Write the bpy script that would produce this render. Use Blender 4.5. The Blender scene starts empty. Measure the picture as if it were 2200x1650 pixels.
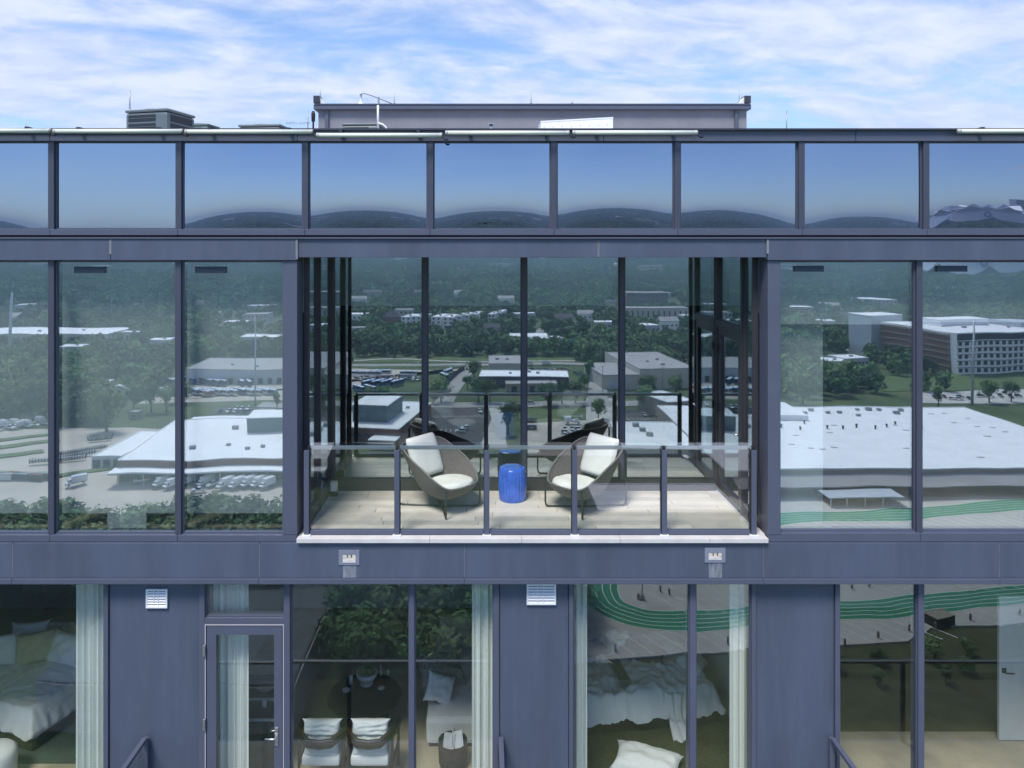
import bpy, bmesh, math, random
import numpy as np
from mathutils import Vector, Matrix, noise as mnoise

S = bpy.context.scene
COL = S.collection
D0 = 8.82            # camera to facade, metres
F = 1570.0           # focal length in photo pixels (2200 wide)
H = 90.0             # camera height above the ground
VX, VY = 1043.0, 535.0
PPM = F / D0

# ------------------------------------------------------------------ camera
cd = bpy.data.cameras.new("camera")
cam = bpy.data.objects.new("camera", cd)
COL.objects.link(cam)
cam.location = (0, -D0, H)
cam.rotation_euler = (math.radians(90), 0, 0)
cd.sensor_width = 36.0
cd.lens = 36.0 * F / 2200.0
cd.shift_x = (1100 - VX) / 2200.0
cd.shift_y = -(825 - VY) / 2200.0
cd.clip_start = 0.05
cd.clip_end = 40000
S.camera = cam

# ------------------------------------------------------------------ world
SUN_EL, SUN_AZ = math.radians(58), math.radians(205)   # azimuth from +Y towards +X: a veiled sun high in front of the facade
w = bpy.data.worlds.new("World")
S.world = w
w.use_nodes = True
nt = w.node_tree
nt.nodes.clear()
N, L = nt.nodes.new, nt.links.new
out = N("ShaderNodeOutputWorld")
bg = N("ShaderNodeBackground")
bg.inputs[1].default_value = 0.11
sky = N("ShaderNodeTexSky")
sky.sky_type = 'NISHITA'
sky.sun_disc = False
sky.sun_elevation = SUN_EL
sky.sun_rotation = SUN_AZ
sky.altitude = 300
sky.air_density = 1.0
sky.dust_density = 0.1
sky.ozone_density = 2.2
tc = N("ShaderNodeTexCoord")
sep = N("ShaderNodeSeparateXYZ")
L(tc.outputs["Generated"], sep.inputs[0])
def wm(op, a, b=None, c=None, clamp=False):
    n = N("ShaderNodeMath"); n.operation = op; n.use_clamp = clamp
    for i, v in enumerate((a, b, c)):
        if v is None: continue
        if isinstance(v, (int, float)): n.inputs[i].default_value = v
        else: L(v, n.inputs[i])
    return n.outputs[0]
zz = wm('ADD', wm('MAXIMUM', sep.outputs[2], 0.0), 0.17)
u = wm('DIVIDE', sep.outputs[0], zz)
v = wm('DIVIDE', sep.outputs[1], zz)
comb = N("ShaderNodeCombineXYZ")
L(wm('ADD', wm('MULTIPLY', u, 0.62), wm('MULTIPLY', v, 0.22)), comb.inputs[0]); L(wm('ADD', v, wm('MULTIPLY', u, -0.25)), comb.inputs[1])
def wnoise(scale, det, rough, dist, off):
    mp = N("ShaderNodeMapping"); mp.inputs[1].default_value = off
    L(comb.outputs[0], mp.inputs[0])
    n = N("ShaderNodeTexNoise"); n.inputs["Scale"].default_value = scale
    n.inputs["Detail"].default_value = det; n.inputs["Roughness"].default_value = rough
    n.inputs["Distortion"].default_value = dist
    L(mp.outputs[0], n.inputs[0]); return n.outputs[0]
n1 = wnoise(2.2, 8, 0.58, 0.7, (3.1, 1.7, 0))
n2 = wnoise(9.0, 6, 0.6, 0.3, (7.7, 2.2, 4))
n3 = wnoise(0.9, 3, 0.5, 0.2, (1.3, 9.1, 2))
# cover falls off away from the sun side of the sky
side = N("ShaderNodeMapRange"); side.interpolation_type = 'SMOOTHSTEP'
L(sep.outputs[1], side.inputs[0])
side.inputs[1].default_value = -0.55; side.inputs[2].default_value = 0.55
side.inputs[3].default_value = -0.20; side.inputs[4].default_value = 0.10
cov = wm('ADD', wm('ADD', wm('MULTIPLY', n1, 0.72), wm('MULTIPLY', n2, 0.20)), wm('ADD', wm('MULTIPLY', n3, 0.62), side.outputs[0]))
cm = N("ShaderNodeMapRange"); cm.interpolation_type = 'SMOOTHSTEP'
L(cov, cm.inputs[0])
cm.inputs[1].default_value = 0.70; cm.inputs[2].default_value = 0.95
cm.inputs[3].default_value = 0.16; cm.inputs[4].default_value = 0.97
cc = N("ShaderNodeMix"); cc.data_type = 'RGBA'
cc.inputs[6].default_value = (3.2, 3.75, 5.5, 1); cc.inputs[7].default_value = (4.5, 4.9, 5.8, 1)
csel = N("ShaderNodeMapRange"); L(wm('ADD', wm('MULTIPLY', n2, 0.5), wm('MULTIPLY', n1, 0.6)), csel.inputs[0])
csel.inputs[1].default_value = 0.45; csel.inputs[2].default_value = 0.68
L(csel.outputs[0], cc.inputs[0])
mx = N("ShaderNodeMix"); mx.data_type = 'RGBA'
tint = N("ShaderNodeMix"); tint.data_type = 'RGBA'; tint.blend_type = 'MULTIPLY'; tint.inputs[0].default_value = 1
tint.inputs[7].default_value = (0.80, 0.96, 1.14, 1)
L(sky.outputs[0], tint.inputs[6])
L(cm.outputs[0], mx.inputs[0]); L(tint.outputs[2], mx.inputs[6]); L(cc.outputs[2], mx.inputs[7])
L(mx.outputs[2], bg.inputs[0]); L(bg.outputs[0], out.inputs[0])

# ------------------------------------------------------------------ sun and exposure
sd = bpy.data.lights.new("sun", 'SUN')
sun = bpy.data.objects.new("sun", sd); COL.objects.link(sun)
sd.energy = 2.7; sd.angle = math.radians(18.0); sd.color = (1.0, 0.95, 0.88)
sdir = Vector((math.sin(SUN_AZ) * math.cos(SUN_EL), math.cos(SUN_AZ) * math.cos(SUN_EL), math.sin(SUN_EL)))
sun.rotation_euler = sdir.to_track_quat('Z', 'Y').to_euler()
sun.location = (0, 0, 300)
vs = S.view_settings
vs.view_transform = 'Standard'; vs.look = 'None'; vs.gamma = 1.0; vs.use_curve_mapping = False
vs.exposure = 0.75
cy = S.cycles
cy.use_denoising = True
cy.max_bounces = 10; cy.diffuse_bounces = 3; cy.glossy_bounces = 5; cy.transmission_bounces = 6
cy.transparent_max_bounces = 24; cy.volume_bounces = 0
cy.caustics_reflective = False; cy.caustics_refractive = False
cy.sample_clamp_indirect = 6.0

# ------------------------------------------------------------------ helpers
R = random.Random(7)
def fx(px): return (px - VX) / PPM
def fz(py): return H + (VY - py) / PPM
def at(px, py, y):
    """point seen at pixel (px, py) at depth y behind the facade plane"""
    k = (D0 + y) / F
    return (px - VX) * k, H + (VY - py) * k
def G(px, py, z=0.0):
    """ground point (or point at height z) whose mirror image in the facade shows at pixel px, py"""
    t = F * (H - z) / (py - VY)
    return (px - VX) / F * t, -(t - D0)

class MB:
    def __init__(s): s.v = []; s.f = []; s.sm = []
    def add(s, vs_, fs_, smooth=False):
        o = len(s.v); s.v.extend(tuple(p) for p in vs_)
        s.f.extend(tuple(i + o for i in f) for f in fs_); s.sm.extend([smooth] * len(fs_)); return s
    def box(s, x0, x1, y0, y1, z0, z1):
        if x0 > x1: x0, x1 = x1, x0
        if y0 > y1: y0, y1 = y1, y0
        if z0 > z1: z0, z1 = z1, z0
        return s.add([(x0, y0, z0), (x1, y0, z0), (x1, y1, z0), (x0, y1, z0), (x0, y0, z1), (x1, y0, z1), (x1, y1, z1), (x0, y1, z1)],
                     [(3, 2, 1, 0), (4, 5, 6, 7), (0, 1, 5, 4), (1, 2, 6, 5), (2, 3, 7, 6), (3, 0, 4, 7)])
    def cbox(s, x0, x1, y0, y1, z0, z1, c=0.01):
        """box with chamfered vertical and horizontal edges"""
        bm = bmesh.new(); bmesh.ops.create_cube(bm, size=1)
        for q in bm.verts: q.co = ((x0 + x1) / 2 + q.co.x * abs(x1 - x0), (y0 + y1) / 2 + q.co.y * abs(y1 - y0), (z0 + z1) / 2 + q.co.z * abs(z1 - z0))
        bmesh.ops.bevel(bm, geom=bm.edges[:], offset=c, segments=2, affect='EDGES', profile=0.6)
        bm.verts.index_update()
        s.add([q.co[:] for q in bm.verts], [[q.index for q in f.verts] for f in bm.faces]); bm.free(); return s
    def prism(s, poly, a, b, axis='z'):
        """extrude a 2-D polygon from a to b along axis"""
        n = len(poly)
        def P(p, h):
            if axis == 'z': return (p[0], p[1], h)
            if axis == 'y': return (p[0], h, p[1])
            return (h, p[0], p[1])
        vs_ = [P(p, a) for p in poly] + [P(p, b) for p in poly]
        return s.add(vs_, [tuple(range(n))[::-1], tuple(range(n, 2 * n))] + [(i, (i + 1) % n, n + (i + 1) % n, n + i) for i in range(n)])
    def tube(s, pts, r, n=8, closed=False):
        pts = [Vector(p) for p in pts]; vs_ = []; m = len(pts)
        rr = r if hasattr(r, '__len__') else [r] * m
        up = None
        for i, p in enumerate(pts):
            d = (pts[min(i + 1, m - 1)] - pts[max(i - 1, 0)]).normalized()
            if up is None: up = Vector((0, 0, 1)) if abs(d.z) < 0.9 else Vector((1, 0, 0))
            a = d.cross(up).normalized(); up = a.cross(d).normalized()
            for k in range(n):
                t = 2 * math.pi * k / n
                vs_.append(p + (a * math.cos(t) + up * math.sin(t)) * rr[i])
        fs_ = [(i * n + k, i * n + (k + 1) % n, (i + 1) * n + (k + 1) % n, (i + 1) * n + k) for i in range(m - 1) for k in range(n)]
        fs_ += [tuple(range(n))[::-1], tuple(range((m - 1) * n, m * n))]
        return s.add(vs_, fs_, True)
    def lathe(s, prof, n=24, c=(0, 0), mod=None, cap=True):
        vs_ = []; m = len(prof)
        for i, (r, z) in enumerate(prof):
            for k in range(n):
                t = 2 * math.pi * k / n
                q = r * (mod(t, i) if mod else 1)
                vs_.append((c[0] + q * math.cos(t), c[1] + q * math.sin(t), z))
        fs_ = [(i * n + k, i * n + (k + 1) % n, (i + 1) * n + (k + 1) % n, (i + 1) * n + k) for i in range(m - 1) for k in range(n)]
        if cap: fs_ += [tuple(range(n))[::-1], tuple(range((m - 1) * n, m * n))]
        return s.add(vs_, fs_, True)
    def grid(s, fn, nu, nv, smooth=True, flip=False):
        vs_ = [fn(i / nu, j / nv) for j in range(nv + 1) for i in range(nu + 1)]
        q = nu + 1
        fs_ = [(j * q + i, j * q + i + 1, (j + 1) * q + i + 1, (j + 1) * q + i) for j in range(nv) for i in range(nu)]
        if flip: fs_ = [f[::-1] for f in fs_]
        return s.add(vs_, fs_, smooth)
    def mesh(s, name, m=None):
        me = bpy.data.meshes.new(name)
        me.from_pydata(s.v, [], s.f)
        me.polygons.foreach_set("use_smooth", s.sm)
        if m: me.materials.append(m)
        me.update(); return me
    def build(s, name, m, parent=None, loc=None):
        return link(name, s.mesh(name, m), parent, loc)

def link(name, me, parent=None, loc=None, rotz=0.0):
    o = bpy.data.objects.new(name, me); COL.objects.link(o)
    if parent is not None: o.parent = parent
    if loc is not None: o.location = loc
    if rotz: o.rotation_euler = (0, 0, rotz)
    return o
def tag(o, label=None, cat=None, group=None, kind=None):
    if label: o['label'] = label
    if cat: o['category'] = cat
    if group: o['group'] = group
    if kind: o['kind'] = kind
    return o
def thing(name, label, cat, loc=(0, 0, 0), rotz=0.0, group=None):
    o = bpy.data.objects.new(name, None); COL.objects.link(o)
    o.location = loc; o.rotation_euler = (0, 0, rotz); o.empty_display_size = 0.2
    return tag(o, label, cat, group)
KIDS = {}
def dup(root, loc=None, rotz=None, label=None, group=None, scale=None):
    kids = list(root.children)
    r = root.copy(); COL.objects.link(r)
    if loc is not None: r.location = loc
    if rotz is not None: r.rotation_euler = (0, 0, rotz)
    if scale is not None: r.scale = scale if hasattr(scale, '__len__') else (scale,) * 3
    if label: r['label'] = label
    if group: r['group'] = group
    for ch in kids:
        c = ch.copy(); COL.objects.link(c); c.parent = r
        for g in ch.children:
            d = g.copy(); COL.objects.link(d); d.parent = c
    return r

MATS = {}
def mat(name, col, rough=0.6, metal=0.0, ns=0.0, na=0.15, bump=0.0, bs=None, spec=0.5, streak=0.0, coat=0.0, detail=4):
    if name in MATS: return MATS[name]
    m = bpy.data.materials.new(name); m.use_nodes = True; MATS[name] = m
    t = m.node_tree; b = t.nodes["Principled BSDF"]
    b.inputs["Base Color"].default_value = (*col, 1); b.inputs["Roughness"].default_value = rough
    b.inputs["Metallic"].default_value = metal; b.inputs["Specular IOR Level"].default_value = spec
    if coat: b.inputs["Coat Weight"].default_value = coat; b.inputs["Coat Roughness"].default_value = 0.08
    co = t.nodes.new("ShaderNodeTexCoord")
    if ns:
        src = co.outputs["Object"]
        if streak:
            mp = t.nodes.new("ShaderNodeMapping"); mp.inputs[3].default_value = (1, 1, streak)
            t.links.new(src, mp.inputs[0]); src = mp.outputs[0]
        n = t.nodes.new("ShaderNodeTexNoise"); n.inputs["Scale"].default_value = ns; n.inputs["Detail"].default_value = detail
        n.inputs["Roughness"].default_value = 0.6
        t.links.new(src, n.inputs[0])
        mr = t.nodes.new("ShaderNodeMapRange")
        mr.inputs[1].default_value = 0.25; mr.inputs[2].default_value = 0.75
        mr.inputs[3].default_value = 1 - na; mr.inputs[4].default_value = 1 + na
        t.links.new(n.outputs[0], mr.inputs[0])
        mu = t.nodes.new("ShaderNodeMix"); mu.data_type = 'RGBA'; mu.blend_type = 'MULTIPLY'; mu.inputs[0].default_value = 1
        mu.inputs[6].default_value = (*col, 1); t.links.new(mr.outputs[0], mu.inputs[7])
        t.links.new(mu.outputs[2], b.inputs["Base Color"])
    if bump:
        n = t.nodes.new("ShaderNodeTexNoise"); n.inputs["Scale"].default_value = bs or 40; n.inputs["Detail"].default_value = 3
        t.links.new(co.outputs["Object"], n.inputs[0])
        bp = t.nodes.new("ShaderNodeBump"); bp.inputs["Strength"].default_value = min(bump, 1); bp.inputs["Distance"].default_value = 0.01
        t.links.new(n.outputs[0], bp.inputs["Height"]); t.links.new(bp.outputs[0], b.inputs["Normal"])
    return m
def glass(name, refl, trans, tint=(1, 1, 1), wave=0.0, wscale=1.1, gcol=(1, 1, 1)):
    """coated pane: a sharp mirror share plus a see-through share; the share grows at grazing angles"""
    m = bpy.data.materials.new(name); m.use_nodes = True; MATS[name] = m
    t = m.node_tree; t.nodes.clear()
    o = t.nodes.new("ShaderNodeOutputMaterial"); mxs = t.nodes.new("ShaderNodeMixShader")
    tr = t.nodes.new("ShaderNodeBsdfTransparent"); gl = t.nodes.new("ShaderNodeBsdfGlossy")
    tr.inputs[0].default_value = (tint[0] * trans, tint[1] * trans, tint[2] * trans, 1)
    gl.inputs[0].default_value = (*gcol, 1); gl.inputs["Roughness"].default_value = 0.0
    fr = t.nodes.new("ShaderNodeLayerWeight"); fr.inputs[0].default_value = 0.5
    pw = t.nodes.new("ShaderNodeMath"); pw.operation = 'POWER'; pw.inputs[1].default_value = 4.0
    t.links.new(fr.outputs["Facing"], pw.inputs[0])
    mr = t.nodes.new("ShaderNodeMapRange"); mr.inputs[1].default_value = 0.0; mr.inputs[2].default_value = 1.0
    mr.inputs[3].default_value = refl; mr.inputs[4].default_value = 0.95
    t.links.new(pw.outputs[0], mr.inputs[0]); t.links.new(mr.outputs[0], mxs.inputs[0])
    t.links.new(tr.outputs[0], mxs.inputs[1]); t.links.new(gl.outputs[0], mxs.inputs[2]); t.links.new(mxs.outputs[0], o.inputs[0])
    if wave:
        co = t.nodes.new("ShaderNodeTexCoord"); n = t.nodes.new("ShaderNodeTexNoise")
        n.inputs["Scale"].default_value = wscale; n.inputs["Detail"].default_value = 1.0
        t.links.new(co.outputs["Object"], n.inputs[0])
        bp = t.nodes.new("ShaderNodeBump"); bp.inputs["Strength"].default_value = 1.0; bp.inputs["Distance"].default_value = wave
        t.links.new(n.outputs[0], bp.inputs["Height"]); t.links.new(bp.outputs[0], gl.inputs["Normal"])
    return m

# ------------------------------------------------------------------ materials
M_WALL = mat("facade_panel_paint", (0.076, 0.091, 0.138), 0.5, 0, 1.6, 0.20, 0.5, 2.6, streak=0.25)
def runs(m, amt):
    """faint vertical rain runs and dust on painted metal"""
    t = m.node_tree; b = t.nodes["Principled BSDF"]; src = b.inputs["Base Color"].links[0].from_socket; co = t.nodes.new("ShaderNodeTexCoord")
    mp = t.nodes.new("ShaderNodeMapping"); mp.inputs[3].default_value = (9, 9, .7); n = t.nodes.new("ShaderNodeTexNoise"); n.inputs["Scale"].default_value = 1.0; n.inputs["Detail"].default_value = 6; n.inputs["Roughness"].default_value = .65
    mr = t.nodes.new("ShaderNodeMapRange"); mr.inputs[1].default_value = .45; mr.inputs[2].default_value = .8; mr.inputs[3].default_value = 0; mr.inputs[4].default_value = amt
    mx_ = t.nodes.new("ShaderNodeMix"); mx_.data_type = 'RGBA'; mx_.inputs[7].default_value = (.30, .30, .33, 1)
    t.links.new(co.outputs["Object"], mp.inputs[0]); t.links.new(mp.outputs[0], n.inputs[0]); t.links.new(n.outputs[0], mr.inputs[0]); t.links.new(mr.outputs[0], mx_.inputs[0]); t.links.new(src, mx_.inputs[6]); t.links.new(mx_.outputs[2], b.inputs["Base Color"])
    m2 = t.nodes.new("ShaderNodeMapRange"); m2.inputs[3].default_value = .38; m2.inputs[4].default_value = .62; t.links.new(n.outputs[0], m2.inputs[0]); t.links.new(m2.outputs[0], b.inputs["Roughness"])
runs(M_WALL, .06)
M_FRAME = mat("frame_paint", (0.084, 0.094, 0.138), 0.42, 0, 2.0, 0.07)
M_MULL = mat("mullion_paint", (0.056, 0.062, 0.092), 0.45, 0, 2.0, 0.07)
M_BRONZE = mat("dark_bronze_frame", (0.040, 0.038, 0.046), 0.4, 0, 3.0, 0.1)
M_CAP = mat("parapet_cap_metal", (0.032, 0.036, 0.055), 0.5, 0, 2.0, 0.15)
M_BLACK = mat("black_rubber", (0.012, 0.013, 0.018), 0.6)
M_PLATE = mat("vent_plate_dark", (0.02, 0.035, 0.06), 0.5)
M_CURB = mat("white_stone_curb", (0.60, 0.575, 0.56), 0.7, 0, 6, 0.10, 0.1, 60)
M_WHITE = mat("white_paint", (0.78, 0.79, 0.82), 0.45, 0, 5, 0.06)
M_CUSH = mat("off_white_cushion", (0.72, 0.735, 0.70), 0.9, 0, 9, 0.05, 0.35, 14)
M_BLUE = mat("blue_glazed_ceramic", (0.035, 0.13, 0.62), 0.22, 0, 9, 0.35, 0.15, 30, coat=0.6)
M_TUBE = mat("dark_steel_tube", (0.05, 0.055, 0.06), 0.4, 0.6)
M_DECK = [mat("porcelain_plank_%s" % n, c, 0.55, 0, 3.5, 0.13, 0.12, 18, detail=6) for n, c in
          (("sand", (0.66, 0.61, 0.545)), ("ash", (0.57, 0.54, 0.49)), ("oat", (0.74, 0.69, 0.62)))]
M_STEEL = mat("brushed_steel", (0.62, 0.62, 0.63), 0.3, 0.9)
M_TUBELIGHT = mat("cream_tube_housing", (0.74, 0.75, 0.66), 0.5, 0, 3, 0.08)
M_CURT = mat("pale_curtain_cloth", (0.86, 0.87, 0.83), 0.9, 0, 30, 0.05)
M_BLIND = mat("roller_blind_cloth", (0.78, 0.80, 0.78), 0.9)
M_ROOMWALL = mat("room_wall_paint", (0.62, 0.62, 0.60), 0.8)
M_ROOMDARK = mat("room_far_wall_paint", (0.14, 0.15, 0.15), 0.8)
M_ROOMFLOOR = mat("room_oak_floor", (0.50, 0.43, 0.31), 0.5, 0, 3, 0.2)
M_CEIL = mat("room_ceiling_paint", (0.75, 0.75, 0.74), 0.8)
G_TOP = glass("spandrel_mirror_glass", 0.42, 0.0, wave=0.0006, gcol=(0.76, 0.80, 0.97))
G_VIS = glass("coated_vision_glass", 0.36, 0.98, (0.95, 0.99, 0.985), wave=0.0007, wscale=1.3, gcol=(0.90, 0.97, 1.0))
G_BACK = glass("balcony_wall_glass", 0.38, 0.95, (0.92, 0.985, 0.98), wave=0.0004, wscale=1.0, gcol=(0.90, 0.97, 1.0))
G_LOW = glass("bedroom_window_glass", 0.115, 0.985, (0.98, 1.0, 0.985), wave=0.0009, wscale=1.2, gcol=(0.92, 1.0, 0.98))
G_RAIL = glass("guardrail_glass", 0.085, 0.985, (0.985, 1.0, 0.99), wave=0.0004)
# ================================================================== THE TOWER
B = thing("apartment_building", "slate blue apartment tower with mirrored window walls and a recessed top balcony", "building", (0, 8, 0))
BO = Vector((0, 8, 0))
def bpart(name, mb, m, parent=None):
    """a part of the tower, built in world coordinates"""
    mb.v = [(p[0] - BO.x, p[1] - BO.y, p[2] - BO.z) for p in mb.v]
    return mb.build(name, m, parent or B)
XL, XR = fx(-970), fx(3080)
PX0, PX1 = -970, 3080
DEP = 16.0

def pane_mesh(x0, x1, z0, z1, y, bulge, m, tilt=(0, 0), t=0.012, skew=0.0, hold=0.6):
    mb = MB(); nu, nv = 14, 16
    def P(u, v, dy):
        a, b = 2 * u - 1, 2 * v - 1
        d = bulge * (hold + (1 - hold) * (1 - a * a)) * (1 - skew * a) * (1 - b * b) + tilt[0] * a * 0.5 + tilt[1] * b * 0.5
        return (x0 + (x1 - x0) * u, y - d + dy, z0 + (z1 - z0) * v)
    mb.grid(lambda u, v: P(u, v, 0), nu, nv)
    mb.grid(lambda u, v: P(u, v, t), nu, nv, flip=True)
    return mb
def window(x0, x1, z0, z1, y, m, bulge=0.0, fw=0.022, tilt=(0, 0), fm=None, name="window", dep=0.09, skew=0.0):
    mb = MB()
    a, b = y - 0.018, y + dep
    mb.box(x0, x0 + fw, a, b, z0, z1).box(x1 - fw, x1, a, b, z0, z1)
    mb.box(x0 + fw, x1 - fw, a, b, z0, z0 + fw).box(x0 + fw, x1 - fw, a, b, z1 - fw, z1)
    wn = bpart(name, mb, fm or M_FRAME)
    pm = pane_mesh(x0 + fw - 0.004, x1 - fw + 0.004, z0 + fw - 0.004, z1 - fw + 0.004, y, bulge, m, tilt, skew=skew)
    bpart("pane", pm, m, wn)
    return wn
def panel_run(name, xs, z0, z1, y, th, m, gap=0.006, **kw):
    for a, b in zip(xs[:-1], xs[1:]):
        bpart(name, MB().cbox(a + gap / 2, b - gap / 2, y, y + th, z0, z1, 0.004), m)

# ---- parapet cap with its dark coping, and fascia below it
xs_cap = [fx(p) for p in (PX0, -420, 110, 640, 1296, 1836, 2375, PX1)]
panel_run("parapet_fascia", xs_cap, fz(304), fz(281), -0.03, 0.25, M_FRAME)
for a, b in zip(xs_cap[:-1], xs_cap[1:]):
    bpart("coping", MB().prism([(-0.07, fz(281.5)), (-0.07, fz(277.5)), (0.10, fz(275.5)), (0.34, fz(277)), (0.34, fz(281.5))], a + 0.002, b - 0.002, 'x'), M_CAP)
# ---- row of parapet mirror panes
mull1 = [-966, -698, -430, -158, 110.5, 384, 656, 924.5, 1190, 1455.5, 1722, 1989.5, 2257, 2525, 2793, 3061]
bul1 = [.007, .006, .007, .0055, .0015, .0098, .0104, .0110, .0114, .0096, .0072, .0115, .007, .006, .006]
skw1 = [0, .1, 0, .45, .1, -.28, .05, -.05, .02, .38, -.08, .04, 0, .1, 0]
for i, (a, b) in enumerate(zip(mull1[:-1], mull1[1:])):
    window(fx(a + 6.5), fx(b - 6.5), fz(492), fz(304), 0.045, G_TOP, bul1[i], 0.014, tilt=(R.uniform(-.002, .002), R.uniform(-.0015, .0015)), skew=skw1[i])
for a in mull1:
    bpart("mullion", MB().cbox(fx(a - 6.5), fx(a + 6.5), -0.012, 0.14, fz(496), fz(304), 0.006), M_MULL)
xs_sill = [fx(p) for p in (PX0, -430, 243, 640, 1285, 1645, 2257, PX1)]
for a, b in zip(mull1[:-1], mull1[1:]):
    bpart("sill", MB().cbox(fx(a) + .002, fx(b) - .002, -0.03, 0.14, fz(505.5), fz(492.5), 0.004), M_FRAME)
for a, b in zip(xs_sill[:-1], xs_sill[1:]):
    bpart("ledge_flashing", MB().prism([(-0.075, fz(513)), (-0.075, fz(511)), (0.10, fz(506)), (0.10, fz(513))], a, b - .003, 'x'), M_FRAME)
# ---- band above the balcony
def band(x0, x1, zb, y):
    bpart("fascia_panel", MB().cbox(x0 + .003, x1 - .003, y, 0.30, zb, fz(513.5), 0.005), M_WALL)
for i, (a, b) in enumerate(zip(xs_sill[:-1], xs_sill[1:])):
    mid = 640 <= round(a * PPM + VX) < 1640
    band(a, b, fz(553 if mid else 559), -0.045 if mid else -0.06)
# ---- window walls beside the balcony (row two)
Z20, Z21 = fz(1147), fz(561)
left2 = [-950, -706, -434, -162, 110.5, 383]
for i, (a, b) in enumerate(zip(left2, left2[1:] + [608])):
    x1 = fx(b - 6.5) if b != 608 else fx(608)
    wn = window(fx(a + 6.5), x1, Z20, Z21, 0.045, G_VIS, 0.0016, 0.014, tilt=(R.uniform(-.002, .002), R.uniform(-.001, .004)))
    xo = 46 if a < 300 else 34
    bpart("trickle_vent", MB().cbox(fx(a + xo), fx(a + xo + 67), 0.020, 0.040, fz(587), fz(573), 0.003), M_PLATE, wn)
    bpart("mullion", MB().cbox(fx(a - 6.5), fx(a + 6.5), -0.012, 0.16, Z20, Z21 + .02, 0.006), M_MULL)
right2 = [1675, 1975, 2252, 2524, 2796]
for i, (a, b) in enumerate(zip(right2, right2[1:] + [3068])):
    x0 = fx(a + 6.5) if i else fx(1675)
    wn = window(x0, fx(b - 6.5), Z20 + .02, Z21, 0.045, G_VIS, 0.0018, 0.014, tilt=(R.uniform(-.002, .002), R.uniform(-.001, .003)))
    bpart("trickle_vent", MB().cbox(fx(a + (33 if i == 0 else 40)), fx(a + (97 if i == 0 else 106)), 0.020, 0.040, fz(584), fz(571), 0.003), M_PLATE, wn)
    if i: bpart("mullion", MB().cbox(fx(a - 6.5), fx(a + 6.5), -0.012, 0.16, Z20, Z21 + .02, 0.006), M_MULL)
for a, b, mids in ((PX0, 640, (-434, 110, 383)), (1647, PX1, (1975, 2252, 2524))):
    e = [a, *mids, b]
    for p, q in zip(e[:-1], e[1:]):
        bpart("sill", MB().cbox(fx(p) + .002, fx(q) - .002, -0.03, 0.20, fz(1162), fz(1147.5) if a < 0 else fz(1143.5), 0.005), M_FRAME)
# columns at the balcony opening
for a, b, zb in ((608, 640, 1163), (1647, 1675, 1160)):
    bpart("column", MB().cbox(fx(a) + .002, fx(b), -0.035, 0.24, fz(1147), fz(559.5), 0.008), M_FRAME)
# ---- slab band below the balcony, with trim line
xs_band = [fx(p) for p in (PX0, -500, 33, 560, 998, 1636, 2140, 2650, PX1)]
for a, b in zip(xs_band[:-1], xs_band[1:]):
    bpart("fascia_panel", MB().cbox(a + .0025, b - .0025, -0.05, 0.30, fz(1238), fz(1163), 0.005), M_WALL)
    bpart("drip_trim", MB().cbox(a, b - .002, -0.07, 0.28, fz(1250), fz(1238.5), 0.006), M_FRAME)
# scuppers with their stains
M_STAIN = None
def stain_mat():
    m = bpy.data.materials.new("lime_stain"); m.use_nodes = True; t = m.node_tree; b = t.nodes["Principled BSDF"]
    b.inputs["Base Color"].default_value = (0.62, 0.64, 0.68, 1); b.inputs["Roughness"].default_value = 0.8
    co = t.nodes.new("ShaderNodeTexCoord"); mp = t.nodes.new("ShaderNodeMapping"); mp.inputs[3].default_value = (1, 1, 0.10)
    n = t.nodes.new("ShaderNodeTexNoise"); n.inputs["Scale"].default_value = 55; n.inputs["Detail"].default_value = 2
    mr = t.nodes.new("ShaderNodeMapRange"); mr.inputs[1].default_value = 0.25; mr.inputs[2].default_value = 0.85; mr.inputs[4].default_value = 0.30
    t.links.new(co.outputs["Object"], mp.inputs[0]); t.links.new(mp.outputs[0], n.inputs[0]); t.links.new(n.outputs[0], mr.inputs[0])
    t.links.new(mr.outputs[0], b.inputs["Alpha"]); return m
M_STAIN = stain_mat()
M_MORTAR = mat("pale_mortar", (0.62, 0.55, 0.48), 0.9, 0, 20, 0.25, 0.5, 40)
M_PLATE2 = mat("scupper_plate_paint", (0.20, 0.215, 0.28), 0.5, 0, 4, 0.08)
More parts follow.
